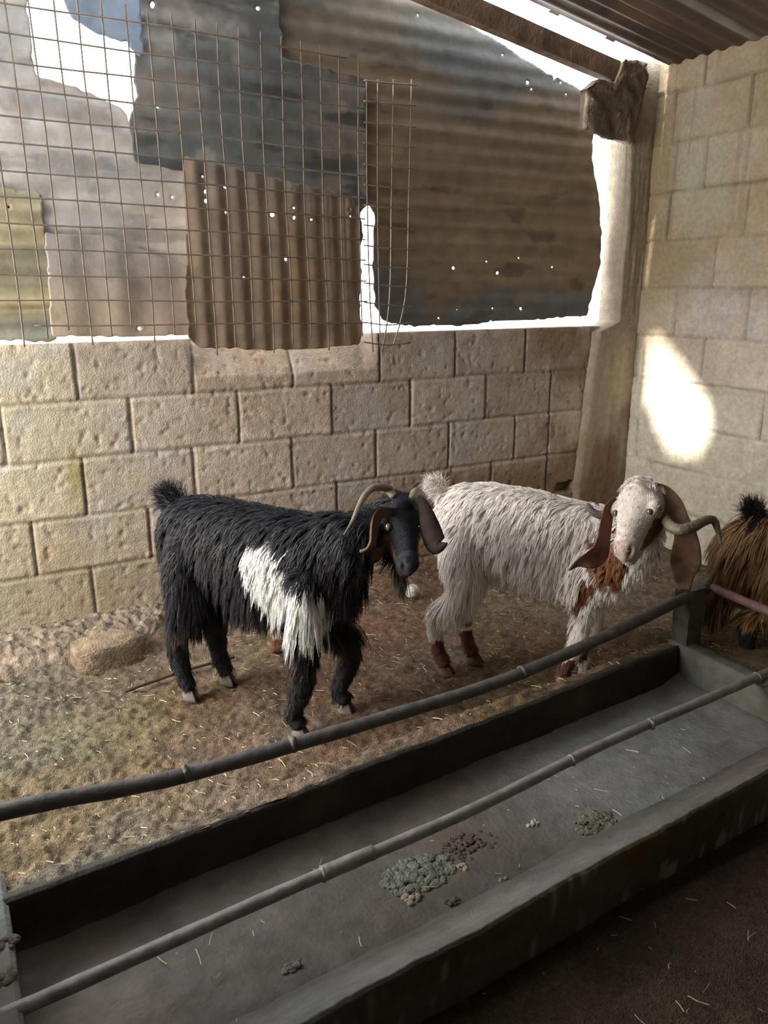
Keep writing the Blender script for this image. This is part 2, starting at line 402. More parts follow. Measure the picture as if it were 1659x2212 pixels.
stone((2.62, 2.45, .02), (.075, .05, .035), .9, 'pale flat stone on the floor under the white goat neck', (.46, .38, .27), 14)

P0 = onZ(270, 1494, .012); P1 = onZ(505, 1420, .012)
V, F = tube(smoothpath([P0, (P0+P1)/2+np.array([.01, .01, .004]), P1], 8), [.0055]*17, 8)
tag(mk('stick', V, F, mat('dark_twig', (.06, .04, .03), attr=False, noise=.3)), 'thin dark stick lying on the floor behind the black goat hind hooves', 'stick')
V, F = jitterbox(-.045, .045, -.03, .03, 0, .06, .012, .003, 21)
o = mk('brick', V, F, M_rub, np.where(V[:, 2:3] > .052, np.array([[.36, .27, .21]]), np.array([[.17, .075, .05]]))); p = onZ(615, 1402, 0); o.location = (p[0], p[1], .0); o.rotation_euler = (0, 0, -.45)
tag(o, 'reddish brown brick on the floor seen under the black goat belly', 'brick')
# ------------------------------------------------------------------ trough
M_tr = mat('trough_cement', rough=.8, spec=.3, noise=.22, nscale=26, bump=.35, bscale=90)
TR = empty('feeding_trough', (1.03, 1.27, 0), 0, 'long grey cement feeding trough crossing the foreground in front of the goats', 'trough')
TO = np.array([1.03, 1.27, 0])
def farY(x): return 1.468+.0727*x
def nearY(x): return .915+.062*x
XL, XR = -.03, 2.035
xs = np.arange(XL-.25, XR+.32, .012)
def loft(name, prof, xs, colf, close=True, label=None):
    """prof(x) -> (k,2) array of y,z ; swept along x"""
    P = np.array([[(x, y, z) for y, z in prof(x)] for x in xs]); nu, nv = P.shape[:2]
    i, j = np.meshgrid(np.arange(nu-1), np.arange(nv if close else nv-1), indexing='ij')
    a = i*nv+j; b = i*nv+(j+1) % nv
    F = [tuple(q) for q in np.stack([a.ravel(), b.ravel(), (b+nv).ravel(), (a+nv).ravel()], 1).tolist()]
    if close: F += [tuple(range(nv))[::-1], tuple(range((nu-1)*nv, nu*nv))]
    V = P.reshape(-1, 3); col = colf(V)
    o = mk(name, V-TO, F, M_tr, col, TR)
    if label: o['label'] = label
    return o
def wob(x, s, a=.008): return a*(float(fbm(np.array(x*5.), np.array(0.), s))-.5)+.4*a*(float(fbm(np.array(x*28.), np.array(1.), s+1))-.5)
def concol(V, base=(.25, .25, .235)):
    base = np.array(base)*.62
    f = fbm(V[:, 0]*9, V[:, 1]*9+V[:, 2]*9, 101); g = fbm(V[:, 0]*2.2, V[:, 1]*3+V[:, 2]*3, 103)
    c = np.array(base)*(.7+.6*f)[:, None]; b = sst(.42, .62, g)[:, None]*.65
    return c*(1-b)+np.array([.115, .092, .072])*(.75+.5*f)[:, None]*b
def nearprof(x):
    y = nearY(x)+wob(x, 111, .012); t = .138+wob(x, 113, .014)
    ob = y+.002
    pts = [(ob+.004, -.02), (ob+.002, .05), (ob, .10), (ob+.003, t-.006), (ob+.010, t), (ob+.030, t-.009), (ob+.06, t-.035), (ob+.095, t-.068), (ob+.14, .040), (ob+.20, .0), (ob+.19, -.02)]
    return pts
def nearcol(V):
    c = concol(V, (.15, .145, .13))
    yel = inpoly(V[:, 0]+.01*vn(V[:, 0]*50, V[:, 2]*50, 3), V[:, 2], [(1.04, .02), (1.05, .15), (1.25, .15), (1.27, .02)]) & (V[:, 1] < nearY(V[:, 0])+.012)
    c[yel] = np.array([.13, .10, .035])
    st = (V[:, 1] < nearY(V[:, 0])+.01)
    c = np.where(st[:, None], c*np.array([.62, .52, .46]), c)  # shade on the outer face painted in as a darker tone
    gg = sst(.5, .6, fbm(V[:, 0]*3+2, V[:, 2]*5, 119))[:, None]*.6*st[:, None]; c = c*(1-gg)+np.array([.085, .092, .075])*gg
    s = (sst(.74, .80, vn(V[:, 0]*110, V[:, 2]*9, 117))*sst(.4, .6, vn(V[:, 0]*9, V[:, 2]*12, 118)))[:, None]*.6*st[:, None]
    return c*(1-s)+np.array([.26, .24, .2])*s*1.0
def dens(prof, k=4):
    def g(x):
        p = prof(x); out = []
        for i in range(len(p)):
            a = p[i]; b = p[(i+1) % len(p)]
            for q in range(k): out.append((a[0]+(b[0]-a[0])*q/k, a[1]+(b[1]-a[1])*q/k))
        return out
    return g
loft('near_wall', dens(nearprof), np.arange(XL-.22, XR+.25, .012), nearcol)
def farprof(x):
    y = farY(x)+wob(x, 121, .01); t = .142+wob(x, 123, .016)
    return [(y+.065, -.02), (y+.062, t-.05), (y+.04, t-.012), (y+.01, t), (y, t-.006), (y-.006, .08), (y-.02, .012), (y-.02, -.02)]
loft('far_wall', dens(farprof), np.arange(XL-.1, XR+.06, .012), lambda V: concol(V, (.06, .052, .045))*np.array([.75, .7, .65]))  # shade on the camera-facing side put into a darker cement colour
us = np.arange(XL-.02, XR+.02, .01); vs_ = np.linspace(0, 1, 50)
Ug, Vg = np.meshgrid(us, vs_, indexing='ij')
Y0 = nearY(Ug)+.10; Y1 = farY(Ug)-.005; Yt = Y0+(Y1-Y0)*Vg
Zt = .018+.02*sst(.9, 1, Vg)+.035*sst(.12, 0, Vg)+.010*(fbm(Ug*5, Yt*5, 131)-.5)+.003*(fbm(Ug*40, Yt*40, 133)-.5)+.02*sst(1.93, 2.03, Ug)
Vf = np.stack([Ug.ravel(), Yt.ravel(), Zt.ravel()], 1)
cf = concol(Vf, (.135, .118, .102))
gr = sst(1.0, 1.45, Vf[:, 0])[:, None]*.8; cf = cf*(1-gr)+np.array([.20, .21, .205])*(.75+.5*fbm(Vf[:, 0]*12, Vf[:, 1]*12, 135))[:, None]*gr  # light falloff painted along the floor: dark brown left, paler grey right
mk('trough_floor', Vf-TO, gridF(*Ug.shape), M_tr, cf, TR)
def endwall(name, x0, x1, z0, seed, y1e, y0e=.0):
    ys = np.arange(nearY(x0)-y0e, farY(x0)+y1e, .012)
    P = []
    for y in ys:
        t = z0+wob(y*1.3+seed, seed, .008); w = wob(y*2+seed, seed+1, .008)
        P.append([(x0+w, y, -.02), (x0+w, y, .06), (x0+w+.002, y, t-.01), (x0+w+.01, y, t), ((x0+x1)/2, y, t+.002), (x1-.01, y, t), (x1, y, t-.01), (x1, y, .06), (x1, y, -.02)])
    P = np.array(P); P2 = []
    for r in P:
        q = []
        for i in range(len(r)-1):
            for k in range(4): q.append(r[i]+(r[i+1]-r[i])*k/4)
        q.append(r[-1]); P2.append(q)
    P2 = np.array(P2); nu, nv = P2.shape[:2]; V = P2.reshape(-1, 3)
    F = gridF(nu, nv)[:, ::-1].tolist()+[tuple(range(nv))[::-1], tuple(range((nu-1)*nv, nu*nv))]
    return mk(name, V-TO, [tuple(f) for f in F], M_tr, concol(V, (.24, .25, .225)), TR)
endwall('end_wall', XR, XR+.07, .145, 141, .06)
endwall('end_wall', -.24, -.022, .145, 151, .12, .0)

# clumps of old feed lying in the trough
M_clump = mat('dried_feed', rough=.95, noise=.4, nscale=90, bump=.8, bscale=200)
def clump(px, py, r, label, col, seed, flat=.5, cat='feed clump', n=14, spread=1.6):
    p = onZ(px, py, .028); parts = []; rr = np.random.default_rng(seed)
    V = []; F = []
    for k in range(n):
        bm = bmesh.new(); bmesh.ops.create_icosphere(bm, subdivisions=2, radius=1)
        X = np.array([v.co[:] for v in bm.verts]); FF = [tuple(v.index for v in f.verts) for f in bm.faces]; bm.free()
        s = r*(rr.uniform(.3, .62) if n < 20 else rr.uniform(.10, .26)); X = X*(.7+.6*fbm(X[:, 0]*3+k, X[:, 1]*3+X[:, 2]*2, seed+k))[:, None]*s*np.array([1, 1, flat])
        a = rr.uniform(0, 6.28); d = r*spread*math.sqrt(rr.uniform(0, 1))*.6
        X += np.array([math.cos(a)*d*1.4, math.sin(a)*d*.8, s*flat*.45+(r*.4*flat if n < 20 and k > n*.6 and d < r*.5 else 0)+(r*.30*flat*max(0, 1-d/(r*spread*.5)) if n > 20 else 0)])
        o = len(V); V += X.tolist(); F += [tuple(i+o for i in f) for f in FF]
    V = np.array(V)
    o = mk('feed_clump', V, F, M_clump, np.array(col)*(.6+.8*fbm(V[:, 0]*80, V[:, 1]*80+V[:, 2]*50, seed))[:, None])
    o.location = (p[0], p[1], .016); return tag(o, label, cat)
clump(905, 1880, .045, 'long grey-green heap of old feed in the middle of the trough floor', (.13, .14, .11), 1, .45, n=260, spread=2.4)
clump(1010, 1822, .03, 'dark brown crumbs of feed just behind the grey-green heap', (.08, .06, .05), 2, .5, n=110, spread=3.2)
clump(1285, 1768, .032, 'olive flattened feed clump on the pale right part of the trough floor', (.15, .15, .11), 3, .3, n=160, spread=2.3)
clump(1152, 1773, .011, 'small pale crumpled lump under the front pipe, right of centre', (.42, .38, .31), 4, .8, n=9)
clump(975, 1941, .013, 'dark lump on the trough floor near the front edge, below the heap', (.10, .085, .07), 5, .8, n=9)
clump(1090, 1893, .009, 'tiny brown lump right of the dark lump near the front edge', (.25, .20, .15), 6, .8, n=7)
clump(1215, 1888, .013, 'brown lump resting by the broken front rim above the yellow stain', (.25, .20, .15), 7, .8, n=9)
clump(1385, 1778, .013, 'pale brown lump by the front rim at the right', (.33, .28, .2), 8, .7, n=9)
clump(885, 1935, .016, 'brownish pale lump at the lower left end of the grey-green heap', (.27, .22, .17), 9, .6, n=10)
clump(1000, 1868, .012, 'pale brown lump at the right end of the grey-green heap', (.33, .27, .2), 10, .7, n=8)
clump(635, 2078, .016, 'dark scrap of feed in the lower left of the trough floor', (.13, .11, .09), 11, .5, n=10)
clump(625, 2195-25, .014, 'small scrap on the trough floor near the bottom picture edge', (.2, .17, .13), 12, .5, n=8)
for px, py, lab, sd in ((6, 2035, 'brown mud lump on top of the left end wall of the trough', 31), (3, 2110, 'smaller mud lump on the left end wall, nearer the bottom edge', 32)):
    clump(px, py, .018, lab, (.10, .08, .06), sd, .5, 'mud lump', n=16); o = COL.objects[-1]; p = onZ(px, py, .15); o.location = (p[0], p[1], .143)
sp = [(random.uniform(.2, 1.9), random.uniform(1.07, 1.4), .02) for _ in range(70)]
straw('straw_litter', sp, 'few stray straws on the cement trough floor', .003, M_straw)

# ------------------------------------------------------------------ pipes
M_pipe = mat('worn_dark_steel', (.082, .072, .066), rough=.6, spec=.4, metal=.1, attr=False, noise=.4, nscale=35, bump=.25, bscale=80)
M_pipe2 = mat('grey_galvanised_pipe', (.20, .185, .17), rough=.6, spec=.5, metal=.25, attr=False, noise=.35, nscale=28, bump=.25, bscale=80)
M_pipe3 = mat('rusty_maroon_pipe', (.19, .105, .095), rough=.65, spec=.4, metal=.2, attr=False, noise=.3, nscale=30, bump=.25, bscale=80)
def pipe(name, pts, r, m, parent, sub=10):
    P = smoothpath(pts, sub); V, F = tube(P, [r*(1+.03*math.sin(i*1.7)) for i in range(len(P))], 20)
    o = mk(name, V, F, m, parent=parent); return o
def lump(name, p, r, m, parent, seed):
    bm = bmesh.new(); bmesh.ops.create_icosphere(bm, subdivisions=3, radius=1)
    X = np.array([v.co[:] for v in bm.verts]); F = [tuple(v.index for v in f.verts) for f in bm.faces]; bm.free()
    X = X*(.8+.5*fbm(X[:, 0]*3+seed, X[:, 1]*3+X[:, 2]*3, seed))[:, None]*np.array(r)+np.array(p); return mk(name, X, F, m, parent=parent)
R1 = empty('barrier_rail', (0, 0, 0), 0, 'dark steel pipe barrier bending along the back of the trough, welded to a corner post', 'rail')
p1 = [(-.45, 1.435, .36), (-.012, 1.467, .343), (.344, 1.493, .290), (.884, 1.533, .259), (1.273, 1.561, .250), (1.75, 1.596, .285), (2.15, 1.626, .332)]
pipe('long_pipe', p1, .0172, M_pipe, R1)
pipe('side_pipe', [(2.155, 1.632, .334), (2.147, 1.396, .330), (2.13, .9, .325)], .0145, M_pipe3, R1)['label'] = 'maroon side pipe running off to the right'
for x, y, z in [(.345, 1.493, .291), (.60, 1.51, .276), (1.32, 1.565, .252)]:
    lump('weld', (x, y, z+.001), (.010, .0195, .0195), M_pipe, R1, int(x*50))
lump('weld', (2.15, 1.627, .333), (.024, .022, .02), M_pipe, R1, 5)
pv, pf = jitterbox(2.045, 2.115, 1.60, 1.665, .10, .345, .02, .003, 4)
mk('corner_post', pv, pf, M_pipe, parent=R1, smooth=False)
pv, pf = jitterbox(-.50, -.44, 1.40, 1.46, -.02, .36, .03, .003, 4)
mk('end_post', pv, pf, M_pipe, parent=R1, smooth=False)
R2 = empty('trough_rail', (0, 0, 0), 0, 'lower grey pipe lying lengthwise across the trough from end wall to end wall', 'rail')
pipe('pipe', [(-.12, 1.207, .134), (.0, 1.208, .134), (.447, 1.228, .145), (.907, 1.250, .146), (1.388, 1.298, .152), (1.85, 1.318, .160), (2.10, 1.326, .168)], .0135, M_pipe2, R2)
pipe('sleeve', [(.545, 1.2325, .146), (.60, 1.235, .1465), (.665, 1.238, .1465)], .0158, M_pipe2, R2, 4)
for x, y, z in [(.545, 1.232, .146), (1.56, 1.305, .155), (1.26, 1.285, .1505), (2.03, 1.323, .165)]:
    lump('weld', (x, y, z), (.008, .0155, .0155), M_pipe2, R2, int(x*70))
lump('cement_bed', (2.07, 1.322, .146), (.045, .03, .012), M_conc2 if False else M_pipe2, R2, 3)
# ------------------------------------------------------------------ roof, beam, pillar board
M_sheet = mat('weathered_sheet', rough=.62, spec=.35, metal=.12, noise=.22, nscale=14, bump=.2, bscale=40)
RS = .165
def roofz(x): return 2.285+RS*(3.15-x)
us = np.arange(-1.7, 3.40, .018); vs_ = np.arange(-1.0, 2.945, .0105)
X, Y = np.meshgrid(us, vs_, indexing='ij')
Z = roofz(X)+.006*np.sin(2*np.pi*Y/.080)+.01*(fbm(X*2, Y*2, 161)-.5)
n = fbm(X*1.2, Y*16, 163); g = fbm(X*3, Y*3, 165)
C = np.array([.085, .058, .045])*(.5+1.0*n)[..., None]
rt = sst(.5, .66, g)[..., None]*.6; C = C*(1-rt)+np.array([.16, .085, .05])*rt
lt = sst(.62, .72, fbm(X*.9, Y*22, 167))[..., None]*.55; C = C*(1-lt)+np.array([.34, .32, .28])*lt
F = gridF(*X.shape); cen = np.stack([X.ravel(), Y.ravel()], 1)[F].mean(1)
# unseen hole added to the roof, shaped to cast the sun patch on the right wall, plus nail holes
s = np.array(SUN)
def toRoof(y, z):
    # walk back along the sun ray from the right wall to the roof plane
    t = 0.
    for _ in range(60): 
        x = 3.15-s[0]*t; zz = z-s[2]*t; t += (roofz(x)-zz)/(-s[2]+1e-9)*.7
    return (3.15-s[0]*t, y-s[1]*t)
patch = [(2.925, 1.05), (2.84, 1.075), (2.66, .93), (2.52, .80), (2.46, .66), (2.52, .52), (2.70, .50), (2.80, .62), (2.83, .70), (2.90, .74), (2.88, .80), (2.93, .86)]
holepoly = [toRoof(y, z) for y, z in patch]
inh = inpoly(cen[:, 0]+.012*vn(cen[:, 0]*30, cen[:, 1]*30, 7), cen[:, 1]+.01*vn(cen[:, 0]*25, cen[:, 1]*25, 9), holepoly)
edge = cen[:, 1] > 2.925-.012*vn(cen[:, 0]*18, cen[:, 0]*0, 3)
out = cen[:, 0] > 3.30
keep = ~(inh | edge | out)
roof = mk('ceiling', np.stack([X.ravel(), Y.ravel(), Z.ravel()], 1), F[keep], M_sheet, C.reshape(-1, 3)); tag(roof, kind='structure')
# strip of sheet that closes the eaves left of the picture's sky gap
V, F = join([box(-1.7, 1.45, 2.90, 3.25, 2.0, 2.003)])
V = [(x, y, roofz(x)+(.014 if z < 2.001 else .018)) for x, y, z in V]
tag(mk('ceiling_eaves', V, F, mat('eaves_sheet', (.1, .08, .07), attr=False), smooth=False), kind='structure')
M_wood = mat('old_timber', rough=.85, spec=.15, noise=.3, nscale=25, bump=.5, bscale=70)
V, F = jitterbox(.9, 2.86, 2.935, 2.985, 0, .085, .05, .0015, 9)
V[:, 2] += np.interp(V[:, 0], [.9, 1.838, 2.802, 2.86], [2.52, 2.357, 2.196, 2.188]);
cw = np.array([.17, .11, .075])*(.6+.8*fbm(V[:, 0]*3, V[:, 2]*60+V[:, 1]*60, 171))[:, None]
tag(mk('roof_beam', V, F, M_wood, cw, smooth=False), 'sloping brown timber beam under the roof edge, with daylight above and below it', 'beam')
V, F = jitterbox(2.66, 3.02, 2.925, 2.966, 1.975, 2.28, .015, .014, 12)
V[:, 2] = np.where(V[:, 2] > 2.13, 2.13+(V[:, 2]-2.13)*np.interp(V[:, 0], [2.66, 2.72, 2.83, 2.87], [.05, .35, .35, 1.]), V[:, 2])
V[:, 0] -= .03*sst(2.2, 2.0, V[:, 2])*sst(2.9, 3.0, V[:, 0])
V[:, 2] -= .03*sst(2.64, 2.9, V[:, 0])*(V[:, 2] < 2.05)
cw = np.array([.17, .13, .10])*(.4+1.1*fbm(V[:, 0]*9, V[:, 2]*9, 173))[:, None]
tag(mk('beam_bracket', V, F, M_wood, cw, smooth=True), 'dark stained chunk of board packing the beam end at the top of the corner pillar', 'bracket')

# ------------------------------------------------------------------ sheets of the upper back wall
def sheet(name, label, poly, y, colf, waves=None, lean=0., holes=(), cell=.0065, ragged=.005, thick=.0012):
    poly = [tuple(p) for p in poly]; P = np.array(poly)
    x0, z0 = P.min(0)-.02; x1, z1 = P.max(0)+.02
    us = np.arange(x0, x1, cell); vs = np.arange(z0, z1, cell); X, Z = np.meshgrid(us, vs, indexing='ij')
    cx = X+cell/2; cz = Z+cell/2
    ins = inpoly(cx+ragged*(2*vn(cx*45, cz*45, 5)-1)+ragged*(2*vn(cx*11, cz*11, 15)-1), cz+ragged*(2*vn(cx*40+9, cz*40, 8)-1)+ragged*(2*vn(cx*9, cz*9, 18)-1), poly)[:-1, :-1]
    Yd = np.full(X.shape, float(y))
    for (px, py, r) in holes:
        h = onY(px, py, y); d = np.hypot(cx-h[0], cz-h[2])[:-1, :-1]
        ins &= ~(d < r)
    if waves:
        ax, pitch, amp = waves
        q = X if ax == 'x' else Z
        Yd += amp*np.sin(2*np.pi*(q+.004*fbm(X*3, Z*3, 2))/pitch)
    Yd += .010*(fbm(X*3, Z*3, 33)-.5)+.004*(fbm(X*11, Z*11, 35)-.5)+lean*(Z-P[:, 1].min())
    V = np.stack([X.ravel(), Yd.ravel(), Z.ravel()], 1); F = gridF(*X.shape)[ins.ravel()]
    ed = {}
    for f in F.tolist():
        for q in range(4):
            e = (f[q], f[(q+1) % 4]); e = e if e[0] < e[1] else (e[1], e[0]); ed[e] = ed.get(e, 0)+1
    B = np.array([e for e, k_ in ed.items() if k_ == 1]); cnt = np.zeros(len(V)); np.add.at(cnt, B.ravel(), 1); bm_ = cnt > 0
    for _ in range(4):
        acc = np.zeros((len(V), 3)); np.add.at(acc, B[:, 0], V[B[:, 1]]); np.add.at(acc, B[:, 1], V[B[:, 0]])
        V[bm_] = V[bm_]*.45+.55*acc[bm_]/cnt[bm_][:, None]
    used = np.unique(F); rm = -np.ones(len(V), int); rm[used] = np.arange(len(used))
    col = colf(X, Z).reshape(-1, 3)
    o = mk(name, V[used], rm[F], M_sheet, col[used])
    md = o.modifiers.new('thickness', 'SOLIDIFY'); md.thickness = thick; md.offset = 0
    return tag(o, label, 'metal sheet')
def mixc(a, b, t): t = t[..., None]; return np.array(a)*(1-t)+np.array(b)*t
def H(l, r=.008): return [(x, y, r*random.uniform(.75, 1.2)) for x, y in l]
def c_big(X, Z):
    C = mixc((.125, .13, .13), (.22, .165, .105), sst(.35, .6, fbm(X*1.5, Z*2.2, 201)+.25*np.exp(-((Z-1.62)/.28)**2)-.15*sst(1.35, 1.15, Z)))
    C = C*(.65+.7*fbm(X*2, Z*24, 203))[..., None]
    bl = sst(2.05, 2.3, Z)*.5; C = C*(1-bl[..., None])+np.array([.10, .105, .10])*bl[..., None]
    k = sst(.62, .72, fbm(X*5, Z*13, 205))[..., None]*.5; return C*(1-k)+np.array([.06, .05, .045])*k
sheet('corrugated_sheet', 'big stained grey-brown sheet filling the back wall right of the hanging wire mesh', [(1.672, 1.60), (1.668, 1.35), (1.675, 1.22), (1.72, 1.155), (1.805, 1.135), (2.126, 1.13), (2.90, 1.155), (2.928, 1.30), (2.954, 1.41), (2.958, 1.517), (2.932, 1.666), (2.862, 1.87), (2.853, 2.02), (2.84, 2.15), (2.70, 2.19), (2.58, 2.215), (2.33, 2.29), (1.88, 2.43), (1.3, 2.62), (1.22, 2.62), (1.22, 2.05), (1.50, 2.0), (1.50, 1.68), (1.60, 1.66)],
      3.075, c_big, ('z', .075, .0022), 0, H([(902, 33), (1086, 119), (1138, 178), (1146, 193), (1197, 169), (1211, 178), (1222, 204), (1050, 564), (1120, 558), (1191, 577), (1124, 667), (1063, 667), (985, 669), (1059, 694), (947, 687), (1074, 590), (1272, 664), (979, 579)], .0075))
def c_dark(X, Z):
    C = mixc((.165, .145, .13), (.105, .112, .11), sst(.4, .6, fbm(X*2.5, Z*3.5, 211)))
    k = sst(.56, .66, fbm(X*3.2, Z*14, 213))[..., None]*.75; C = C*(1-k)+np.array([.05, .055, .06])*k
    l = sst(.62, .72, fbm(X*6+5, Z*7, 215))[..., None]*.5; return (C*(1-l)+np.array([.30, .28, .25])*l)*(.8+.4*fbm(X*20, Z*20, 216))[..., None]
sheet('corrugated_sheet', 'blotchy dark grey sheet behind the top of the wire mesh, right of the bright opening', [(.722, 2.0), (.722, 1.93), (.69, 1.86), (.70, 1.72), (.88, 1.70), (1.58, 1.58), (1.62, 1.62), (1.62, 2.08), (1.27, 2.12), (1.27, 2.62), (.76, 2.70), (.76, 2.10), (.735, 2.07)],
      3.05, c_dark, ('z', .076, .0035), 0, H([(330, 8), (557, 18), (418, 370), (341, 232), (330, 14)], .008))
def c_pale(X, Z):
    C = mixc((.39, .36, .34), (.33, .32, .31), sst(.4, .6, fbm(X*4, Z*6, 221)))
    r = sst(.60, .8, X)[..., None]*.45*sst(1.75, 1.5, Z)[..., None]; C = C*(1-r)+np.array([.50, .41, .31])*r
    k = sst(.60, .68, fbm(X*4, Z*17, 223))[..., None]*.4; return (C*(1-k)+np.array([.13, .12, .12])*k)*(.82+.36*fbm(X*16, Z*16, 224))[..., None]
sheet('corrugated_sheet', 'pale grey sheet behind the mesh, below and left of the bright opening', [(-.20, 2.75), (.405, 2.75), (.402, 1.965), (.52, 1.94), (.675, 1.89), (.71, 1.80), (.90, 1.748), (.90, 1.34), (.70, 1.35), (.60, 1.40), (.36, 1.40), (-.2, 1.40)],
      3.06, c_pale, ('z', .076, .0035), 0, H([(341, 420), (372, 425), (321, 492)], .008))
def c_low(X, Z):
    C = mixc((.25, .225, .21), (.31, .245, .185), sst(1.40, 1.22, Z)+0*X)
    p = np.exp(-(((X-.70)/.07)**2+((Z-1.26)/.09)**2))[..., None]*.6; C = C*(1-p)+np.array([.17, .12, .12])*p
    return C*(.85+.3*fbm(X*9, Z*9, 231))[..., None]
sheet('flat_sheet', 'smooth purplish brown sheet at the bottom left behind the mesh, above the block wall', [(.372, 1.475), (.60, 1.47), (.70, 1.43), (.90, 1.36), (.90, 1.125), (.70, 1.122), (.50, 1.128), (.362, 1.13)], 3.035, c_low, ('x', .16, .003), 0, H([(301, 710)], .007), ragged=.003)
def c_strip(X, Z):
    C = mixc((.27, .25, .17), (.36, .29, .17), sst(.4, .6, fbm(X*1.5, Z*12, 241)))
    k = sst(.5, .6, fbm(X*1, Z*15, 243))[..., None]*.6; C = C*(1-k)+np.array([.13, .12, .08])*k
    b = sst(1.22, 1.16, Z)[..., None]*.6; return C*(1-b)+np.array([.19, .20, .18])*b
sheet('corrugated_sheet', 'yellowish streaked sheet strip at the far left just above the block wall', [(-.2, 1.118), (.375, 1.118), (.38, 1.30), (.38, 1.60), (-.2, 1.66)], 3.045, c_strip, ('z', .06, .005), 0, H([(19, 447)], .007))
def c_brown(X, Z):
    C = mixc((.24, .175, .12), (.20, .135, .10), sst(.4, .6, fbm(X*7, Z*2, 251)))
    C = C*(.72+.5*np.clip(.5+.5*np.sin(2*np.pi*X/.0755+1.5), 0, 1))[..., None]
    t = sst(1.55, 1.70, Z)[..., None]*.5; C = C*(1-t)+np.array([.17, .16, .145])*t
    r = sst(.5, .66, fbm(X*4, Z*4, 253))[..., None]*.5; return (C*(1-r)+np.array([.25, .145, .075])*r)*(.85+.3*fbm(X*22, Z*22, 255))[..., None]
sheet('corrugated_sheet', 'rusty brown sheet with upright corrugations hanging in front of the block wall top', [(.85, 1.74), (.83, 1.40), (.816, 1.125), (.857, 1.083), (1.09, 1.064), (1.37, 1.060), (1.50, 1.066), (1.542, 1.072), (1.543, 1.30), (1.55, 1.50), (1.545, 1.60), (1.50, 1.64), (1.2, 1.69)],
      2.945, c_brown, ('x', .0755, .006), .02, H([(442, 380), (489, 403), (491, 459), (589, 463), (634, 407), (635, 448), (636, 470), (675, 474), (619, 560), (526, 600), (447, 413), (448, 433), (758, 468), (757, 452)], .008))
def c_blue(X, Z): return mixc((.13, .16, .21), (.20, .24, .30), fbm(X*6, Z*6, 261))
sheet('flat_sheet', 'blue-grey sheet flap hanging over the top of the bright opening', [(.49, 2.7), (.505, 2.20), (.526, 2.13), (.60, 2.105), (.70, 2.085), (.74, 2.05), (.757, 2.06), (.757, 2.7)], 3.03, c_blue, None, 0, [(273, 95, .009)], ragged=.004)

# ------------------------------------------------------------------ welded mesh
M_wire = mat('rusty_wire', (.15, .115, .09), rough=.6, spec=.4, metal=.3, attr=False, noise=.3, nscale=30)
def wires(name, label, vert, horz, r=.0030):
    parts = []
    for pts in vert+horz:
        P = smoothpath(pts, 5); parts.append(tube(P, [r]*len(P), 6))
    V, F = join(parts); return tag(mk(name, V, F, M_wire), label, 'wire mesh')
ym = 2.925
vert = []; horz = []
vx = [.10, .175, .249, .323, .392, .466, .534, .607, .682, .752, .831, .909, .983, 1.058, 1.139, 1.218, 1.297, 1.375, 1.452, 1.533]
def wy(x, z): return ym+.012*math.sin(x*5)+.008*math.sin(z*6+x*3)+.012*(z-1.1)
for i, x in enumerate(vx):
    zt = 2.42 if x < .6 else 2.17-.04*(x-.8)
    zb = 1.13+.03*math.sin(i*2.1)-(.05 if x > .85 else 0)
    if x < .16: zb = 1.24
    pts = [(x+.012*(zt-z)*(1 if x < .9 else .4)*.8+.002*math.sin(i+z*9), wy(x, z)+.001, z) for z in np.linspace(zt, zb, 7)]
    vert.append(pts)
hz = [2.37, 2.29, 2.21, 2.126, 2.041, 1.963, 1.886, 1.807, 1.727, 1.646, 1.567, 1.489, 1.410, 1.330, 1.249, 1.167]
for i, z in enumerate(hz):
    x0 = .04; x1 = .62 if z > 2.16 else (1.48 if z > 2.08 else 1.56)
    if z < 1.2: x0 = .30
    horz.append([(x, wy(x, z)-.003, z-.012*(x-.8)+.002*math.sin(i*3+x*7)) for x in np.linspace(x0, x1, 8)])
wires('wire_mesh_panel', 'large rusty welded wire mesh hanging across the left part of the back wall sheets', vert, horz)
vert = []; horz = []
for px0, px1, px2 in [(792, 795, 806), (816, 815, 822), (850, 838, 826), (889, 872, 845)]:
    a = onY(px0, 172, 2.90); b = onY((px0*2+px1)/3, 420, 2.905); c_ = onY(px1+4, 640, 2.90); d = onY(px2, 760, 2.895)
    vert.append([a, b, c_, d])
for py in [178, 222, 268, 312, 358, 402, 446, 490, 534, 575, 615, 657, 700, 743]:
    t = (py-172)/590; xl = 786; xr = 900-14*t
    horz.append([onY(xl, py-4, 2.893), onY((xl+xr)/2, py+2, 2.893), onY(xr, py+6 if py < 700 else py-3, 2.893)])
wires('wire_mesh_panel', 'narrow strip of wire mesh hanging beside the bright slit, its lower wires bent', vert, horz)

# ------------------------------------------------------------------ goats
M_skin = mat('goat_coat_short', rough=.75, spec=.22, noise=.12, nscale=60, bump=.25, bscale=300)
M_fur = mat('goat_hair', rough=.58, spec=.28)
M_horn = mat('horn', rough=.5, spec=.4, noise=.2, nscale=60, bump=.3, bscale=120)
M_hoof = mat('hoof_horn', rough=.6, spec=.35, noise=.2, nscale=60)
M_eye = mat('goat_eye', rough=.08, spec=.8)

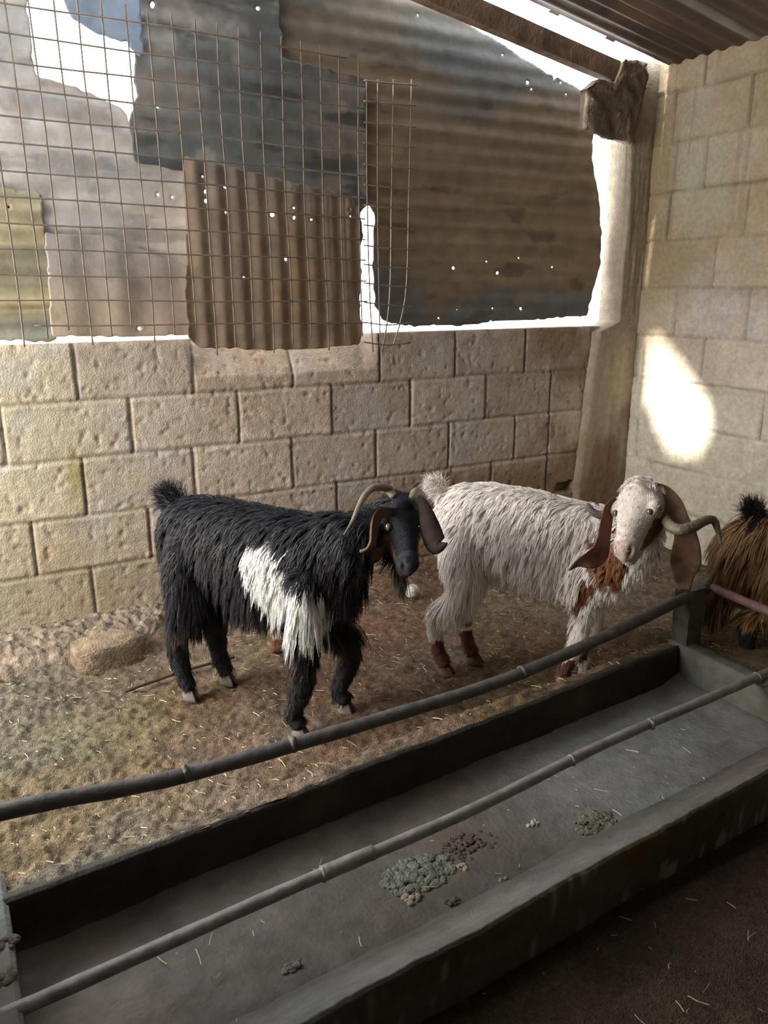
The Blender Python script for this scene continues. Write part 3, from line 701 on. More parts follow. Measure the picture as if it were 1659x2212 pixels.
def remesh(V, F, vox):
    me = bpy.data.meshes.new('tmp'); me.from_pydata([tuple(v) for v in V], [], [tuple(f) for f in F]); me.update()
    o = bpy.data.objects.new('tmp', me); COL.objects.link(o)
    m = o.modifiers.new('r', 'REMESH'); m.mode = 'VOXEL'; m.voxel_size = vox; m.adaptivity = 0
    s_ = o.modifiers.new('s', 'SMOOTH'); s_.factor = .5; s_.iterations = 7
    dg = bpy.context.evaluated_depsgraph_get(); dg.update()
    e = o.evaluated_get(dg).to_mesh()
    n = len(e.vertices); X = np.empty(n*3, np.float32); e.vertices.foreach_get('co', X); X = X.reshape(-1, 3).astype(float)
    F = [tuple(p.vertices) for p in e.polygons]
    o.evaluated_get(dg).to_mesh_clear()
    bpy.data.objects.remove(o); bpy.data.meshes.remove(me)
    return X, F

class Goat:
    def __init__(g, name, hc, heading, label, scale=1.):
        u = np.array([heading[0], heading[1], 0.]); u /= np.linalg.norm(u)
        g.u = u; g.l = np.array([-u[1], u[0], 0]); g.o = np.array([hc[0], hc[1], 0.]); g.name = name; g.sc = scale
        g.root = empty(name, tuple(g.o), math.atan2(u[1], u[0]), label, 'goat'); g.parts = []
    def loc(g, w): d = np.asarray(w, float)-g.o; return np.stack([d@g.u, d@g.l, d[..., 2]], -1)
    def add(g, pts, radii, n=18, up=(0, 0, 1), sub=3):
        P = smoothpath(pts, sub)
        R = [np.array([r, r] if np.isscalar(r) else r, float) for r in radii]; R = smoothpath(R, sub)
        g.parts.append(tube(P, [tuple(r) for r in R], n, up=up))

def head_parts(g, O, nose, dors, k=1., hs=.75):
    """O poll (local), nose and dorsal directions (local)"""
    n = np.array(nose, float); n /= np.linalg.norm(n); d = np.array(dors, float); d -= n*np.dot(n, d); d /= np.linalg.norm(d)
    r = np.cross(n, d); g.hO = np.array(O, float); g.hn = n; g.hd = d; g.hr = r; g.hk = k
    g.hs = hs
    def H(a, off, lat=0): return g.hO+(n*a*hs+d*off+r*lat)*k
    g.H = H
    g.add([H(-.035, -.05), H(-.01, -.045), H(.03, -.045), (H(.065, -.047)), H(.10, -.048), H(.135, -.047), H(.17, -.047), H(.20, -.048), H(.222, -.050), H(.236, -.053)],
          [(.034*k, .032*k), (.045*k, .046*k), (.053*k, .053*k), (.051*k, .050*k), (.042*k, .046*k), (.034*k, .041*k), (.028*k, .037*k), (.0265*k, .032*k), (.024*k, .025*k), (.015*k, .016*k)], 22, up=d, sub=3)
    for s in (-1, 1):   # brow ridges and cheek
        g.add([H(.035, -.016, .030*s), H(.066, -.020, .044*s), H(.092, -.028, .040*s)], [.012*k, .0135*k, .009*k], 12, up=d, sub=2)
        g.add([H(.05, -.07, .026*s), H(.10, -.075, .022*s)], [.028*k, .020*k], 12, up=d, sub=2)
    g.add([H(.02, -.085), H(.08, -.088), (H(.14, -.080)), H(.19, -.076), H(.222, -.072)], [.034*k, .030*k, .023*k, .019*k, .013*k], 14, up=d)
    g.add([H(.0, -.02, .0), H(.04, -.012, 0)], [.030*k, .034*k], 14, up=d)

def sculpt_head(g, X):
    """mouth slit and nostrils"""
    q = X-g.hO; k = g.hk; a = (q@g.hn)/k/g.hs; o = (q@g.hd)/k; t = (q@g.hr)/k
    near = (a > -.02) & (a < .27) & (np.abs(t) < .09) & (o < .05) & (o > -.14)
    mo = -.070-.006*sst(.20, .15, a)
    sl = np.exp(-((o-mo)/.0032)**2)*sst(.145, .165, a)*near
    nost = np.exp(-(((a-.226)/.014)**2+((np.abs(t)-.0125-.35*(o+.046))/.0045)**2+((o+.040)/.011)**2))*near
    c0 = g.H(.2, -.055, 0)
    dirn = X-c0; dirn /= np.linalg.norm(dirn, axis=1)[:, None]+1e-9
    X = X-dirn*(sl*.004*k+nost*.011*k)[:, None]
    return X, near, a, o, t, sl, nost

def ear(g, pts, widths, th=.004, cup=.35, up=(1, 0, 0)):
    P = smoothpath(pts, 6); Wd = smoothpath([np.array([w, th]) for w in widths], 6)
    return tube(P, [(max(w[0], .002), w[1]) for w in Wd], 16, up=up, cup=cup)

def finish(g, vox, colf, furf, ears=(), earcol=None, nguide=3200, kids=8, beard=None):
    V, F = join(g.parts); X, F = remesh(V, F, vox)
    X, near, a, o, t, sl, nost = sculpt_head(g, X)
    C = colf(g, X, near, a, o, t)
    C = C*np.where(near, .78+.44*fbm(a*260, t*150+o*150, 12, 3), 1)[:, None]
    dk = np.clip(sl*.75+nost*.9, 0, .92)[:, None]; C = C*(1-dk)+np.array([.03, .02, .02])*dk
    nb = len(X); g.X = X
    Vs = X.tolist(); Fs = list(F); Cs = [C]
    for qe, (v, f) in enumerate(ears):
        oo = len(Vs); Vs += [tuple(p) for p in v]; Fs += [tuple(i+oo for i in q) for q in f]
        v = np.array(v); ec = np.array(earcol[qe] if isinstance(earcol[0], tuple) else earcol); Cs.append(ec*(.25+1.5*fbm(v[:, 2]*34, v[:, 0]*34+v[:, 1]*24, 9, 3))[:, None])
    body = mk('body', np.array(Vs), Fs, M_skin, np.concatenate(Cs), g.root)
    bvh = BVHTree.FromPolygons([tuple(p) for p in X.tolist()], F)
    g.bvh = bvh
    # sample roots
    Ft = np.array([f[:3] for f in F]+[(f[0], f[2], f[3]) for f in F if len(f) == 4])
    A, B, Cc = X[Ft[:, 0]], X[Ft[:, 1]], X[Ft[:, 2]]
    nr = np.cross(B-A, Cc-A); ar = np.linalg.norm(nr, axis=1); nr /= ar[:, None]+1e-12
    cen = (A+B+Cc)/3
    Lf, dens_, kind = furf(g, cen)
    w = ar*dens_; w /= w.sum()
    idx = RNG.choice(len(Ft), nguide, p=w)
    r1 = np.sqrt(RNG.random(nguide)); r2 = RNG.random(nguide)
    P = A[idx]*(1-r1)[:, None]+B[idx]*(r1*(1-r2))[:, None]+Cc[idx]*(r1*r2)[:, None]; N = nr[idx]
    # head hair follows the face, body hair falls
    Lg = Lf[idx]*RNG.uniform(.75, 1.25, nguide); kd = kind[idx]
    base = np.tile(np.array([-.42, 0, -.9]), (nguide, 1)); base[:, 1] = np.sign(P[:, 1])*.30*np.clip(N[:, 2], 0, 1)
    base[:, 0] -= .5*np.clip(N[:, 2], 0, 1)
    hd = kd == 1; base[hd] = -g.hn*(-1.0)*0+(g.hn*-.2+np.array([0, 0, -.2]))
    base[hd] = -g.hn*.9
    lg = kd == 2; base[lg] = np.array([-.1, 0, -1])
    tl = kd == 3; base[tl] = np.array([-.6, 0, .9])
    base += RNG.normal(0, .16, base.shape)*np.where(hd, .5, 1)[:, None]
    S = 6; G = np.zeros((nguide, S, 3)); G[:, 0] = P
    D = base-N*np.einsum('ij,ij->i', base, N)[:, None]; D /= np.linalg.norm(D, axis=1)[:, None]+1e-9
    lift = np.where(hd, .02, np.where(lg, .12, g.__dict__.get('lift', .36)))[:, None]; D = D+N*lift; D /= np.linalg.norm(D, axis=1)[:, None]
    grav = np.where(hd | lg | tl, 0., 1.)[:, None]
    step = Lg/(S-1)
    for s_ in range(1, S):
        D = D+np.array([0, 0, -.30])*grav; D /= np.linalg.norm(D, axis=1)[:, None]
        Q = G[:, s_-1]+D*step[:, None]
        off = np.where(hd, .0004+.0003*(s_/S), 0)+np.where(lg, .0007+.0012*(s_/S), 0)+np.where(hd | lg, 0, .004+.010*np.clip(Lg/.09, 0, 1)*(s_/S))
        for i in range(nguide):
            hit = bvh.find_nearest(Q[i].tolist(), .05)
            if hit[0] is None: continue
            pt = np.array(hit[0]); nn = np.array(hit[1]); dd = np.dot(Q[i]-pt, nn)
            if dd < off[i]: Q[i] = Q[i]+nn*(off[i]-dd)
        G[:, s_] = Q
        D = G[:, s_]-G[:, s_-1]; D /= np.linalg.norm(D, axis=1)[:, None]+1e-9
    # children around each guide, drawn together at the tip
    K = kids; n = nguide*K
    T = G[:, 1]-G[:, 0]; T /= np.linalg.norm(T, axis=1)[:, None]+1e-9
    side = np.cross(T, N); side /= np.linalg.norm(side, axis=1)[:, None]+1e-9
    a_ = RNG.uniform(-1, 1, (nguide, K)); b_ = RNG.uniform(-1, 1, (nguide, K))
    sp_ = np.where(hd | lg, .009, .011)[:, None]
    o1 = side[:, None, :]*(a_*sp_)[..., None]+T[:, None, :]*(b_*sp_)[..., None]
    cl = np.linspace(1, .35, S)**1.0
    cl = np.where((hd | lg)[:, None], 1., cl[None, :])
    Ks = G[:, None, :, :]+o1[:, :, None, :]*cl[:, None, :, None]
    jl = RNG.uniform(.75, 1.12, (nguide, K))
    Ks = Ks[:, :, :1]+(Ks-Ks[:, :, :1])*jl[..., None, None]
    Ks = Ks+RNG.normal(0, 1, Ks.shape)*(np.linspace(0, .0022, S))[None, None, :, None]*(Lg/.07)[:, None, None, None].clip(0, 1)
    Ks = Ks.reshape(n, S, 3)
    wd = (np.repeat(np.where(kd == 0, .0010, np.where(hd, .00038, .0007)), K)*RNG.uniform(.6, 1.3, n))[:, None]*np.array([.7, 1, 1, .85, .55, .12])[None, :]
    sd = np.repeat(side, K, 0)[:, None, :]+RNG.normal(0, .35, (n, 1, 3))
    L_ = Ks-sd*wd[..., None]; R_ = Ks+sd*wd[..., None]
    VV = np.stack([L_, R_], 2).reshape(-1, 3)
    b0 = (np.arange(n)*S*2)[:, None]+(np.arange(S-1)*2)[None, :]
    FF = np.stack([b0, b0+1, b0+3, b0+2], -1).reshape(-1, 4)
    q = P-g.hO; k = g.hk; a = (q@g.hn)/k/g.hs; o = (q@g.hd)/k; t = (q@g.hr)/k
    cg = colf(g, P+0*N, kd == 1, a, o, t)
    vr = g.__dict__.get('vr', .26); cs = np.repeat(cg, K, 0)*RNG.uniform(1-vr, 1+vr, (n, 1))
    CC = np.repeat(cs, S*2, 0)
    far_ = (kd != 9)
    mk('hair_coat', VV, FF, M_fur, CC, g.root)
    return body

def tuft(g, name, base, tip, r, n, L, col, droop=0., spread=.5, jit=.02):
    base = np.array(base, float); tip = np.array(tip, float); S = 6
    VV = []; FF = []; CC = []
    ax = tip-base; la = np.linalg.norm(ax); ax /= la
    for i in range(n):
        t = random.random(); p = base+(tip-base)*t+RNG.normal(0, r*.5, 3)
        d = ax+RNG.normal(0, spread, 3); d /= np.linalg.norm(d); l = L*random.uniform(.6, 1.1)
        s_ = np.cross(d, RNG.normal(0, 1, 3)); s_ /= np.linalg.norm(s_); c = np.array(col)*random.uniform(.6, 1.3)
        q = p.copy(); k = len(VV)
        for j in range(S):
            w = .0009*(1-j/S)**.7+.0001; VV += [q-s_*w, q+s_*w]; CC += [c, c]
            d = d+np.array([0, 0, -droop]); d /= np.linalg.norm(d); q = q+d*l/(S-1)
        for j in range(S-1): FF.append((k+2*j, k+2*j+1, k+2*j+3, k+2*j+2))
    return mk(name, np.array(VV), np.array(FF), M_fur, np.array(CC), g.root)

def legs(g, hind, fore, k=1., z0=.0):
    g.lt = getattr(g, 'lt', 1.)
    """hoof positions local (s,t,z); builds joints above"""
    for (s, t, z) in hind:
        sg = 1 if t > 0 else -1
        g.add([(.03, .035*sg, .54*k), (.035, .062*sg*1.0, .45*k), (.055, .085*sg, .36*k), (.01, .076*sg, .27*k), (s-.035, t, z+.215*k), (s-.028, t, z+.12*k), (s-.014, t, z+.068*k), (s+.004, t, z+.040)],
              [(.055*k, .09*k), (.06*k, .10*k), (.05*k, .075*k), (.036*k, .048*k), (.026*k*g.lt, .033*k*g.lt), (.021*k*g.lt, .023*k*g.lt), (.022*k*g.lt**.4, .025*k*g.lt**.4), (.023*k, .025*k)], 16, up=(0, 1, 0), sub=3)
    for (s, t, z) in fore:
        sg = 1 if t > 0 else -1
        g.add([(.47, .055*sg, .52*k), (.47, .07*sg, .44*k), (.452, .075*sg, .35*k), ((.45+s)/2+.01, (t+.075*sg)/2, .28*k), (s+.022, t, z+.205*k), (s-.002, t, z+.12*k), (s-.022, t, z+.07*k), (s+.008, t, z+.042)],
              [(.04*k, .075*k), (.042*k, .07*k), (.038*k, .05*k), (.03*k, .035*k), (.027*k*g.lt, .030*k*g.lt), (.020*k*g.lt, .022*k*g.lt), (.022*k*g.lt**.4, .025*k*g.lt**.4), (.023*k, .025*k)], 16, up=(0, 1, 0), sub=3)
def hooves(g, pos, col, z=.0):
    for (s, t, zz) in pos:
        V = []; F = []
        for sg in (-1, 1):
            for (zq, f) in ((.0, 1.), (.012, .97), (.026, .84), (.036, .70)):
                for j in range(12):
                    a = 2*math.pi*j/12; cx = math.cos(a); sy = math.sin(a)
                    x = .026*cx*(1 if cx < 0 else 1.12); y = .0115*sy*(1-.55*max(cx, 0))
                    V.append((s+.010+x*f-(.010*(zq/.036)), t+sg*.0125*f+y*f, zz+zq))
            o = len(V)-48
            for r_ in range(3):
                for j in range(12): F.append((o+r_*12+j, o+r_*12+(j+1) % 12, o+(r_+1)*12+(j+1) % 12, o+(r_+1)*12+j))
            F.append(tuple(range(o, o+12))[::-1]); F.append(tuple(range(o+36, o+48)))
        V = np.array(V); mk('hoof', V, F, M_hoof, np.array(col)*(.8+.4*fbm(V[:, 0]*90, V[:, 1]*90, 3))[:, None], g.root)
def horn(g, pts, radii, col, name='horn'):
    P = smoothpath(pts, 8); Rr = np.array(smoothpath([np.array([r, r*1.15]) for r in radii], 8)); Rr *= (1+.035*np.sin(np.arange(len(P))*2.1))[:, None]
    V, F = tube(P, [tuple(r) for r in Rr], 14); V = np.array(V)
    mk(name, V, F, M_horn, np.array(col)*(.75+.5*fbm(V[:, 2]*90, V[:, 0]*40+V[:, 1]*40, 5))[:, None], g.root)
def eye(g, s_, r, iris, lid=(.03, .025, .025)):
    dr = Vector((g.hr*s_*.84+g.hd*.42+g.hn*.16).tolist()).normalized(); c0 = Vector(g.H(.082, -.040, 0).tolist())
    hit = g.bvh.ray_cast(c0, dr); hp = np.array(hit[0]) if hit[0] is not None else np.array(c0+dr*.06)
    dr = np.array(dr); p = hp-dr*r*.66; out = dr; fwdv = g.hn
    b_ = np.cross(dr, g.hn); b_ /= np.linalg.norm(b_); f_ = np.cross(b_, dr)
    ring = [hp+dr*(r*.06-.0045*abs(math.cos(q)))+f_*(r*1.0*math.cos(q))+b_*(r*.52*math.sin(q)) for q in np.linspace(0, 2*math.pi, 25)]
    V, F = tube(ring, [r*.17]*25, 8, caps=False); V = np.array(V)
    lid_ = mk('eyelid', V, F, M_skin, np.tile(np.array(lid), (len(V), 1)), g.root)
    bm = bmesh.new(); bmesh.ops.create_uvsphere(bm, u_segments=24, v_segments=16, radius=1)
    X = np.array([v.co[:] for v in bm.verts]); F = [tuple(v.index for v in f.verts) for f in bm.faces]; bm.free()
    out = np.array(out)/np.linalg.norm(out); f = np.array(fwdv)-out*np.dot(out, fwdv); f /= np.linalg.norm(f); b = np.cross(out, f)
    d = X@out; u_ = X@f; v_ = X@b; C = np.tile(np.array(iris), (len(X), 1)); C[(np.abs(v_) < .22) & (np.abs(u_) < .5) & (d > 0)] = (.01, .01, .01); C[d < .6] = (.06, .04, .03)
    ey_ = mk('eye', X*r+np.array(p), F, M_eye, C, g.root)
    lid_.parent = ey_

def furstd(longL=.085, flank=None):
    def f(g, X):
        q = X-g.hO; k = g.hk; a = (q@g.hn)/k/g.hs; o = (q@g.hd)/k; t = (q@g.hr)/k
        z = X[:, 2]/g.zs; s = X[:, 0]
        kind = np.zeros(len(X), int); L = np.full(len(X), longL)
        L = L*(.75+.45*sst(.62, .40, z))
        hd = (a > -.02-.3*(o+.06)*(o < -.06)) & (a < .27) & (np.abs(t) < .075) & (o < .04) & (o > -.102)
        hd &= ~((a < .0) & (np.abs(t) < .05) & (o > -.06)); kind[hd] = 1; L[hd] = .007+.006*sst(.05, -.02, a[hd])
        lowr = (z < .27) & ~hd; kind[lowr] = 2; L[lowr] = .012
        up_ = (z >= .24) & (z < .40) & (~hd); L[up_] = np.minimum(L[up_], .035+.5*(z[up_]-.24)) if g.shortleg else L[up_]
        tl = (s < g.ts) & (z > .585) & (np.abs(X[:, 1]) < .03) & ~hd; kind[tl] = 3; L[tl] = .05
        if flank is not None: L = flank(g, X, L, kind)
        dn = np.ones(len(X)); dn[kind == 1] = 1.0; dn[kind == 2] = .9; L[kind == 1] = .0065; L[kind == 2] = .015
        return L, dn, kind
    return f

def torso(g, prof, k=1.):
    g.add([(s, 0, z) for s, z, w, h in prof], [(w, h) for s, z, w, h in prof], 26, up=(0, 0, 1), sub=4)

def wl(g, v): v = np.array(v, float); return np.array([v@g.u, v@g.l, v[2]])

# ---- black goat
g = Goat('goat', (.636, 2.357), (.554, -.833), 'shaggy black goat with a white flank patch, standing at left and facing the camera')
g.zs = 1.; g.ts = -.10; g.shortleg = False
torso(g, [(-.095, .575, .045, .055), (-.06, .565, .088, .095), (.03, .548, .108, .125), (.16, .53, .122, .14), (.28, .52, .125, .145), (.40, .53, .112, .135), (.50, .545, .09, .12), (.575, .55, .058, .09)])
G1poll = g.loc(dep(868, 1080, 2.24)); nose = wl(g, RT*.16-UP*.76-FW*.62); dors = wl(g, -FW*.76+UP*.60+RT*.26); g.lt = 1.35
head_parts(g, G1poll, nose, dors, 1.25, .70)
nb = g.H(-.03, -.055)
g.add([(.44, 0, .55), (.54, -.005, .59), (.60, .0, .62), tuple(nb+np.array([-.04, .012, -.045])), tuple(nb)], [(.085, .115), (.07, .10), (.056, .075), (.046, .055), (.038, .042)], 18)
hind = [(-.012, -.068, 0), (.03, .072, 0)]; fore = [(.435, -.10, 0), (.482, .09, 0)]
legs(g, hind, fore)
g.add([(-.06, 0, .60), (-.10, 0, .635), (-.115, 0, .66)], [.03, .022, .012], 12)
def onT(g, px, py, tt):
    d = ray(px, py); o_ = g.o+g.l*tt; n_ = g.l; q = CAM+d*(np.dot(n_, o_-CAM)/np.dot(n_, d)); q = g.loc(q); return (q[0], q[2])
g.wpoly = [onT(g, x, y, -.12) for x, y in [(530, 1185), (575, 1165), (606, 1190), (628, 1240), (662, 1266), (705, 1275), (712, 1300), (704, 1330), (645, 1340), (632, 1305), (590, 1298), (560, 1268), (540, 1228)]]
def c1(g, X, hd, a, o, t):
    n = len(X); C = np.tile(np.array([.013, .0125, .016]), (n, 1))
    sx = X[:, 0]+.02*(fbm(X[:, 2]*30, X[:, 1]*30, 5)-.5); sz = X[:, 2]+.03*(fbm(X[:, 0]*45, X[:, 1]*20, 6)-.5)
    wp = inpoly(sx, sz, g.wpoly) & (X[:, 1] < -.02) & ~hd
    C[wp] = (.78, .77, .76)
    if hd.any():
        ck = hd & (t*g.side < -.018) & (a > .09) & (a < .19) & (o < -.030-.10*(a-.06)) & (o > -.072)
        C[ck] = (.13, .07, .045)
        ey = hd & (np.hypot((a-.075)/.022, (o+.035)/.012) < 1) & (np.abs(t) > .035); C[ey] = (.11, .07, .05)
        mz = hd & (a > .19); C[mz] = (.035, .035, .045)
    br = (X[:, 2] < .33) & (X[:, 2] > .2) & ~hd & (vn(X[:, 0]*40, X[:, 1]*40, 8) > .55); C[br] = (.045, .025, .02)
    return C
def fl1(g, X, L, kind):
    s, tt, z = X[:, 0], X[:, 1], X[:, 2]
    m = kind == 0
    belly = m & (s > .0) & (s < .47) & (z < .47); L[belly] = np.maximum(L[belly], .12)
    tf = m & (np.hypot(s-.445, z-.40) < .075) & (tt < -.03); L[tf] = .12
    ch = m & (s > .52) & (z < .52); L[ch] = .12
    rp = m & (s < -.02) & (z < .55); L[rp] = .09
    w_ = m & (s > .3) & (z > .62); L[w_] = .06
    nk = m & (s > .60) & (z > .55); L[nk] = .05
    hl = (z >= .27) & (z < .36) & m; L[hl] = .07
    return L
g.side = 1 if g.hr@wl(g, RT) > 0 else -1
ED = 2.2
def pts(l): return [g.loc(dep(x, y, d)) for x, y, d in l]
upv = tuple(wl(g, -FW)); 
e1 = ear(g, pts([(846, 1106, 2.21), (822, 1108, 2.14), (808, 1124, 2.09), (804, 1148, 2.08), (802, 1170, 2.075), (793, 1186, 2.07), (778, 1191, 2.07)]), [.012, .016, .024, .022, .015, .008, .003], .005, .35, tuple(wl(g, RT*.8-FW*.6)))
e2 = ear(g, pts([(900, 1078, 2.22), (912, 1088, 2.21), (922, 1120, 2.19), (930, 1150, 2.18), (940, 1176, 2.17), (951, 1180, 2.165), (966, 1174, 2.16)]), [.010, .016, .025, .031, .029, .016, .003], .005, -.3, upv)
finish(g, .0052, c1, furstd(.075, fl1), [e1, e2], ((.12, .068, .05), (.035, .022, .018)), nguide=5000, kids=13)
hooves(g, [(hind[0][0], hind[0][1], 0), hind[1], fore[0], fore[1]], (.16, .14, .13))
horn(g, pts([(851, 1072, 2.235), (838, 1056, 2.235), (822, 1052, 2.20), (803, 1056, 2.16), (787, 1072, 2.12), (773, 1098, 2.07), (760, 1128, 2.02), (743, 1155, 1.97)]), [.0115, .0115, .011, .0098, .0085, .0065, .0045, .0015], (.19, .155, .115))
horn(g, pts([(889, 1080, 2.25), (895, 1065, 2.29), (903, 1062, 2.34), (913, 1072, 2.40), (920, 1092, 2.44), (926, 1112, 2.47)]), [.011, .011, .010, .008, .006, .002], (.25, .205, .155))
for s in (-1, 1): eye(g, s, .0118, (.34, .27, .15))
tuft(g, 'beard', g.H(.13, -.10, 0), g.H(.20, -.095, 0), .012, 260, .085, (.03, .02, .018), .5, .25)
tuft(g, 'tail_hair', (-.05, 0, .63), (-.10, .0, .668), .026, 2400, .05, (.013, .013, .016), .12, .45)
tuft(g, 'brisket_hair', (.50, -.05, .36), (.56, .02, .33), .02, 420, .11, (.014, .012, .014), .5, .3)

# ---- white goat
g = Goat('goat', (1.45, 2.09), (.695, -.719), 'long-haired white goat with brown ears, neck patches and socks, standing right of centre')
g.lift = .22; g.zs = 1.; g.ts = -.055; g.shortleg = False
torso(g, [(-.055, .565, .05, .065), (-.02, .56, .09, .10), (.07, .545, .113, .13), (.18, .515, .128, .152), (.29, .495, .13, .155), (.39, .495, .115, .14), (.47, .50, .09, .125), (.535, .50, .06, .10)])
G2poll = g.loc(dep(1378, 1046, 2.27)); nose = wl(g, RT*-.44-UP*.70-FW*.58); dors = wl(g, -FW*.68+UP*.48-RT*.58); g.lt = 1.1
head_parts(g, G2poll, nose, dors, 1.30)
nb = g.H(.0, -.08)
g.add([tuple(g.loc(dep(*q))) for q in [(1215, 1190, 2.58), (1285, 1225, 2.50), (1345, 1210, 2.43), (1378, 1155, 2.38), (1385, 1100, 2.35)]], [.11, .105, .088, .072, .055], 18)
hind = [(-.02, -.062, 0), (.06, .05, 0)]; fore = [(.40, -.075, .0), (.445, .07, .0)]
legs(g, hind, fore)
g.add([(-.03, 0, .60), (-.06, 0, .635), (-.072, 0, .65)], [.03, .022, .012], 12)
def c2(g, X, hd, a, o, t):
    n = len(X); C = np.tile(np.array([.86, .80, .75]), (n, 1))
    fn = fbm(X[:, 0]*12, X[:, 2]*12, 3)
    C *= (.9+.2*fn)[:, None]; g.vr = .15
    s, tt, z = X[:, 0], X[:, 1], X[:, 2]
    yel = (sst(.02, -.08, s)*sst(.45, .30, z)*.5)[:, None]; C = C*(1-yel)+np.array([.42, .31, .18])*yel
    w = 1.2*.012*(fbm(s*40, z*40, 9)-.5)
    hs = (z+w < .135) & (s < .2) & ~hd; C[hs] = (.13, .055, .04)
    hs2 = (z+w < .20) & (s < .2) & (tt > 0) & (z > .15) & ~hd; C[hs2] = (.15, .075, .055)
    fs = (z+w < .135) & (z > .055) & (s > .2) & ~hd; C[fs] = (.13, .055, .04); ft = (z < .068) & (s > .2) & ~hd; C[ft] = (.62, .57, .52)
    if g.np is not None:
        for (P, r) in g.np:
            q_ = X-P; m = ~hd & (np.sqrt((q_@wl(g, RT)/r[0])**2+(q_@wl(g, UP)/r[2])**2+(q_@wl(g, FW)/.16)**2)+6*w < 1); C[m] = (.22, .085, .04)
    if hd.any():
        C[hd] = np.array([.58, .505, .455])
        ck = hd & (t*g.side > .02) & (a > .075+.3*(o+.07)) & (a < .19) & (o < -.040-.2*(a-.09)) & (o > -.105); C[ck] = (.13, .055, .035)
        ck = hd & (t*g.side < -.026) & (a > -.01) & (a < .15) & (o < -.04) & (o > -.12); C[ck] = (.20, .10, .07)
        mz = hd & (a > .205) & (o > -.06); C[mz] = np.array([.46, .34, .30])
        er = hd & (np.abs(np.hypot((a-.075)/.018, (o+.035)/.009)-.9) < .25) & (np.abs(t) > .035); C[er] = (.25, .18, .15)
    return C
def fl2(g, X, L, kind):
    s, tt, z = X[:, 0], X[:, 1], X[:, 2]; m = kind == 0
    L[m] = np.where(s[m] > .43, .034, L[m]); 
    rp = m & (s < .04) & (z < .55); L[rp] = .085
    fl = m & (z < .30) & (s > .3); L[fl] = .03
    bl = m & (s > .1) & (s < .42) & (z < .42); L[bl] = .05
    return L
g.side = 1 if g.hr@wl(g, RT) > 0 else -1
def near_surface(px, py, d): return g.loc(dep(px, py, d))
g.np = [(near_surface(1318, 1215, 2.38), np.array([.050, 0, .075])), (near_surface(1264, 1285, 2.42), np.array([.026, 0, .045]))]
e1 = ear(g, pts([(1330, 1078, 2.28), (1314, 1098, 2.28), (1306, 1130, 2.27), (1300, 1165, 2.26), (1290, 1195, 2.26), (1270, 1208, 2.25), (1248, 1216, 2.25), (1229, 1232, 2.25)]), [.012, .020, .024, .026, .034, .028, .012, .002], .005, .3, tuple(wl(g, RT*.5-FW*.8)))
e2 = ear(g, pts([(1408, 1052, 2.27), (1432, 1066, 2.26), (1452, 1094, 2.24), (1468, 1125, 2.22), (1480, 1155, 2.21), (1482, 1185, 2.21), (1480, 1212, 2.22), (1476, 1240, 2.24), (1478, 1272, 2.26)]), [.014, .024, .030, .026, .030, .038, .041, .030, .018], .006, .3, tuple(wl(g, -FW)))
finish(g, .0052, c2, furstd(.07, fl2), [e1, e2], ((.13, .058, .036), (.105, .058, .032)), nguide=5000, kids=13)
hooves(g, hind, (.16, .085, .065)); hooves(g, fore, (.48, .42, .36))
horn(g, pts([(1408, 1085, 2.30), (1430, 1112, 2.25), (1448, 1136, 2.20), (1470, 1144, 2.17), (1497, 1138, 2.17), (1520, 1126, 2.18), (1540, 1123, 2.19), (1549, 1140, 2.19), (1558, 1177, 2.19)]), [.014, .015, .015, .014, .0135, .012, .010, .008, .0025], (.125, .10, .066))
horn(g, pts([(1335, 1080, 2.32), (1318, 1104, 2.33), (1300, 1112, 2.33), (1284, 1108, 2.33), (1273, 1097, 2.33), (1268, 1089, 2.33)]), [.013, .012, .0115, .010, .0085, .006], (.14, .12, .115))
for s in (-1, 1): eye(g, s, .0102, (.06, .04, .025), (.20, .15, .13))
tuft(g, 'tail_hair', (-.045, 0, .62), (-.078, .0, .665), .022, 3600, .040, (.72, .66, .61), .25, .35)

# ---- brown goat at the right edge
g = Goat('goat', (2.33, 1.60), (.86, -.51), 'long-haired brown and black goat cut off by the right edge behind the side pipe')
g.zs = .86; g.ts = -.5; g.shortleg = False
torso(g, [(-.10, .40, .04, .05), (-.06, .42, .08, .09), (.03, .445, .105, .12), (.16, .43, .118, .13), (.30, .42, .12, .135), (.42, .43, .105, .125), (.52, .45, .075, .10)])
g.lt = 1.35
head_parts(g, (.74, 0, .60), (.6, .0, -.8), (.8, 0, .6), 1.0)
nb = g.H(.0, -.07)
g.add([(.44, 0, .46), (.55, 0, .50), tuple(nb)], [(.08, .11), (.06, .08), (.04, .045)], 18)
h0 = g.loc(np.array([2.27, 1.50, .03])); h1 = g.loc(np.array([2.30, 1.78, .03]))
hind = [(h0[0], h0[1], .03), (h1[0], h1[1], .03)]; fore = [(.42, -.08, 0), (.44, .08, 0)]
legs(g, hind, fore, .86)
g.add([(-.0, 0, .50), (-.01, 0, .54), (-.015, 0, .57)], [.025, .018, .01], 12)
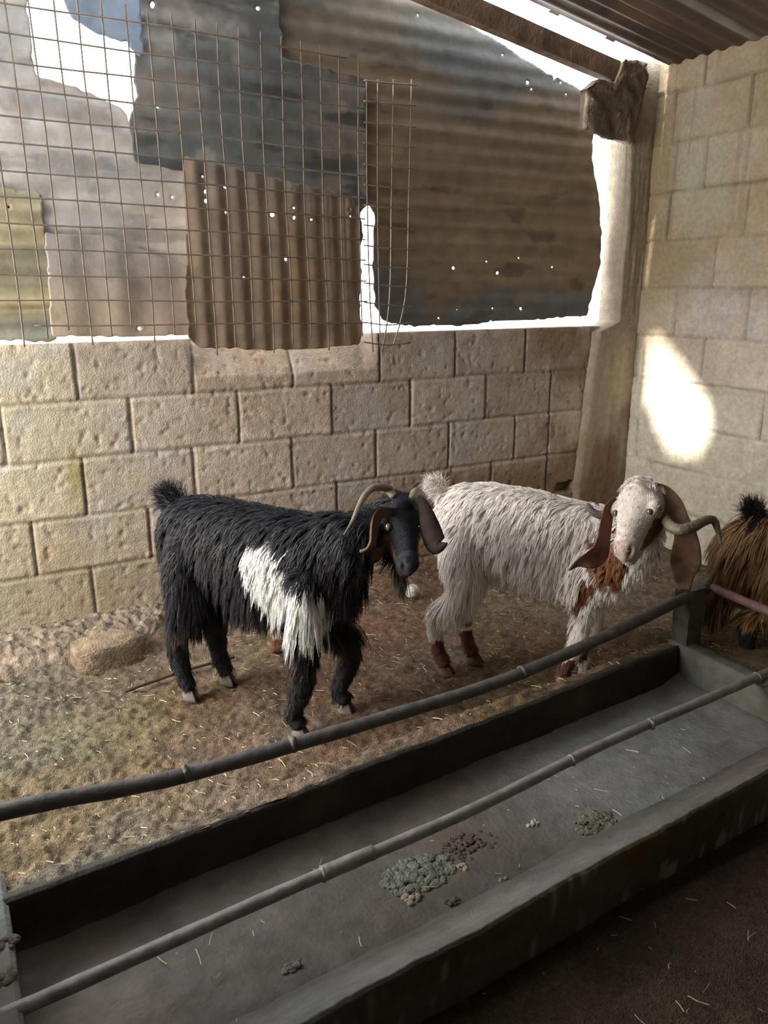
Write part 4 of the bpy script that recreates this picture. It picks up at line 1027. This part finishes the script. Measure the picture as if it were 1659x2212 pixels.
def c3(g, X, hd, a, o, t):
    n = len(X); f = fbm(X[:, 0]*14, X[:, 2]*7+X[:, 1]*14, 3)
    C = mixc((.20, .095, .04), (.30, .17, .07), sst(.3, .7, f)); z = X[:, 2]
    bk = sst(.25, .18, z+.04*(f-.5)); C = C*(1-bk[:, None])+np.array([.012, .012, .014])*bk[:, None]
    tp = (z > .545) & (X[:, 0] < .02); C[tp] = (.02, .015, .015)
    dk = sst(.14, .24, X[:, 0]); C = C*(1-.8*dk[:, None])+np.array([.05, .03, .03])*.8*dk[:, None]
    return C
def fl3(g, X, L, kind):
    m = kind == 0; L[m] = .10; lo = m & (X[:, 2] < .30); L[lo] = .06; return L
g.side = 1
er = ear(g, [g.H(.03, -.04, .05), g.H(.06, -.06, .08), g.H(.14, -.07, .09)], [.015, .03, .01])
er2 = ear(g, [g.H(.03, -.04, -.05), g.H(.06, -.06, -.08), g.H(.14, -.07, -.09)], [.015, .03, .01])
finish(g, .0065, c3, furstd(.10, fl3), [er, er2], (.1, .06, .04), nguide=3600, kids=8)
hooves(g, hind+fore, (.03, .03, .03))
horn(g, [g.H(.0, -.01, .03), g.H(-.06, .01, .05), g.H(-.12, -.03, .08)], [.013, .011, .002], (.2, .16, .12))
horn(g, [g.H(.0, -.01, -.03), g.H(-.06, .01, -.05), g.H(-.12, -.03, -.08)], [.013, .011, .002], (.2, .16, .12))
for s in (-1, 1): eye(g, s, .0118, (.34, .27, .15))
tuft(g, 'tail_hair', (-.01, 0, .54), (-.02, 0, .585), .022, 1800, .05, (.02, .016, .018), .05, .5)
tuft(g, 'belly_hair', g.loc(dep(1560, 1290, 2.66)), g.loc(dep(1550, 1310, 2.66)), .035, 900, .10, (.13, .055, .03), .5, .4)

GROUPS = {'goat': 'goats standing in the pen', 'feed clump': 'clumps of old feed in the trough', 'mud lump': 'mud lumps on the trough end wall', 'stone': 'loose stones on the pen floor',
          'metal sheet': 'salvaged metal sheets closing the upper back wall', 'wire mesh': 'wire mesh panels on the back wall', 'rail': 'pipe rails of the feeding trough'}
for o in list(COL.objects):
    if o.parent is None and o.get('category') in GROUPS: o['group'] = GROUPS[o['category']]
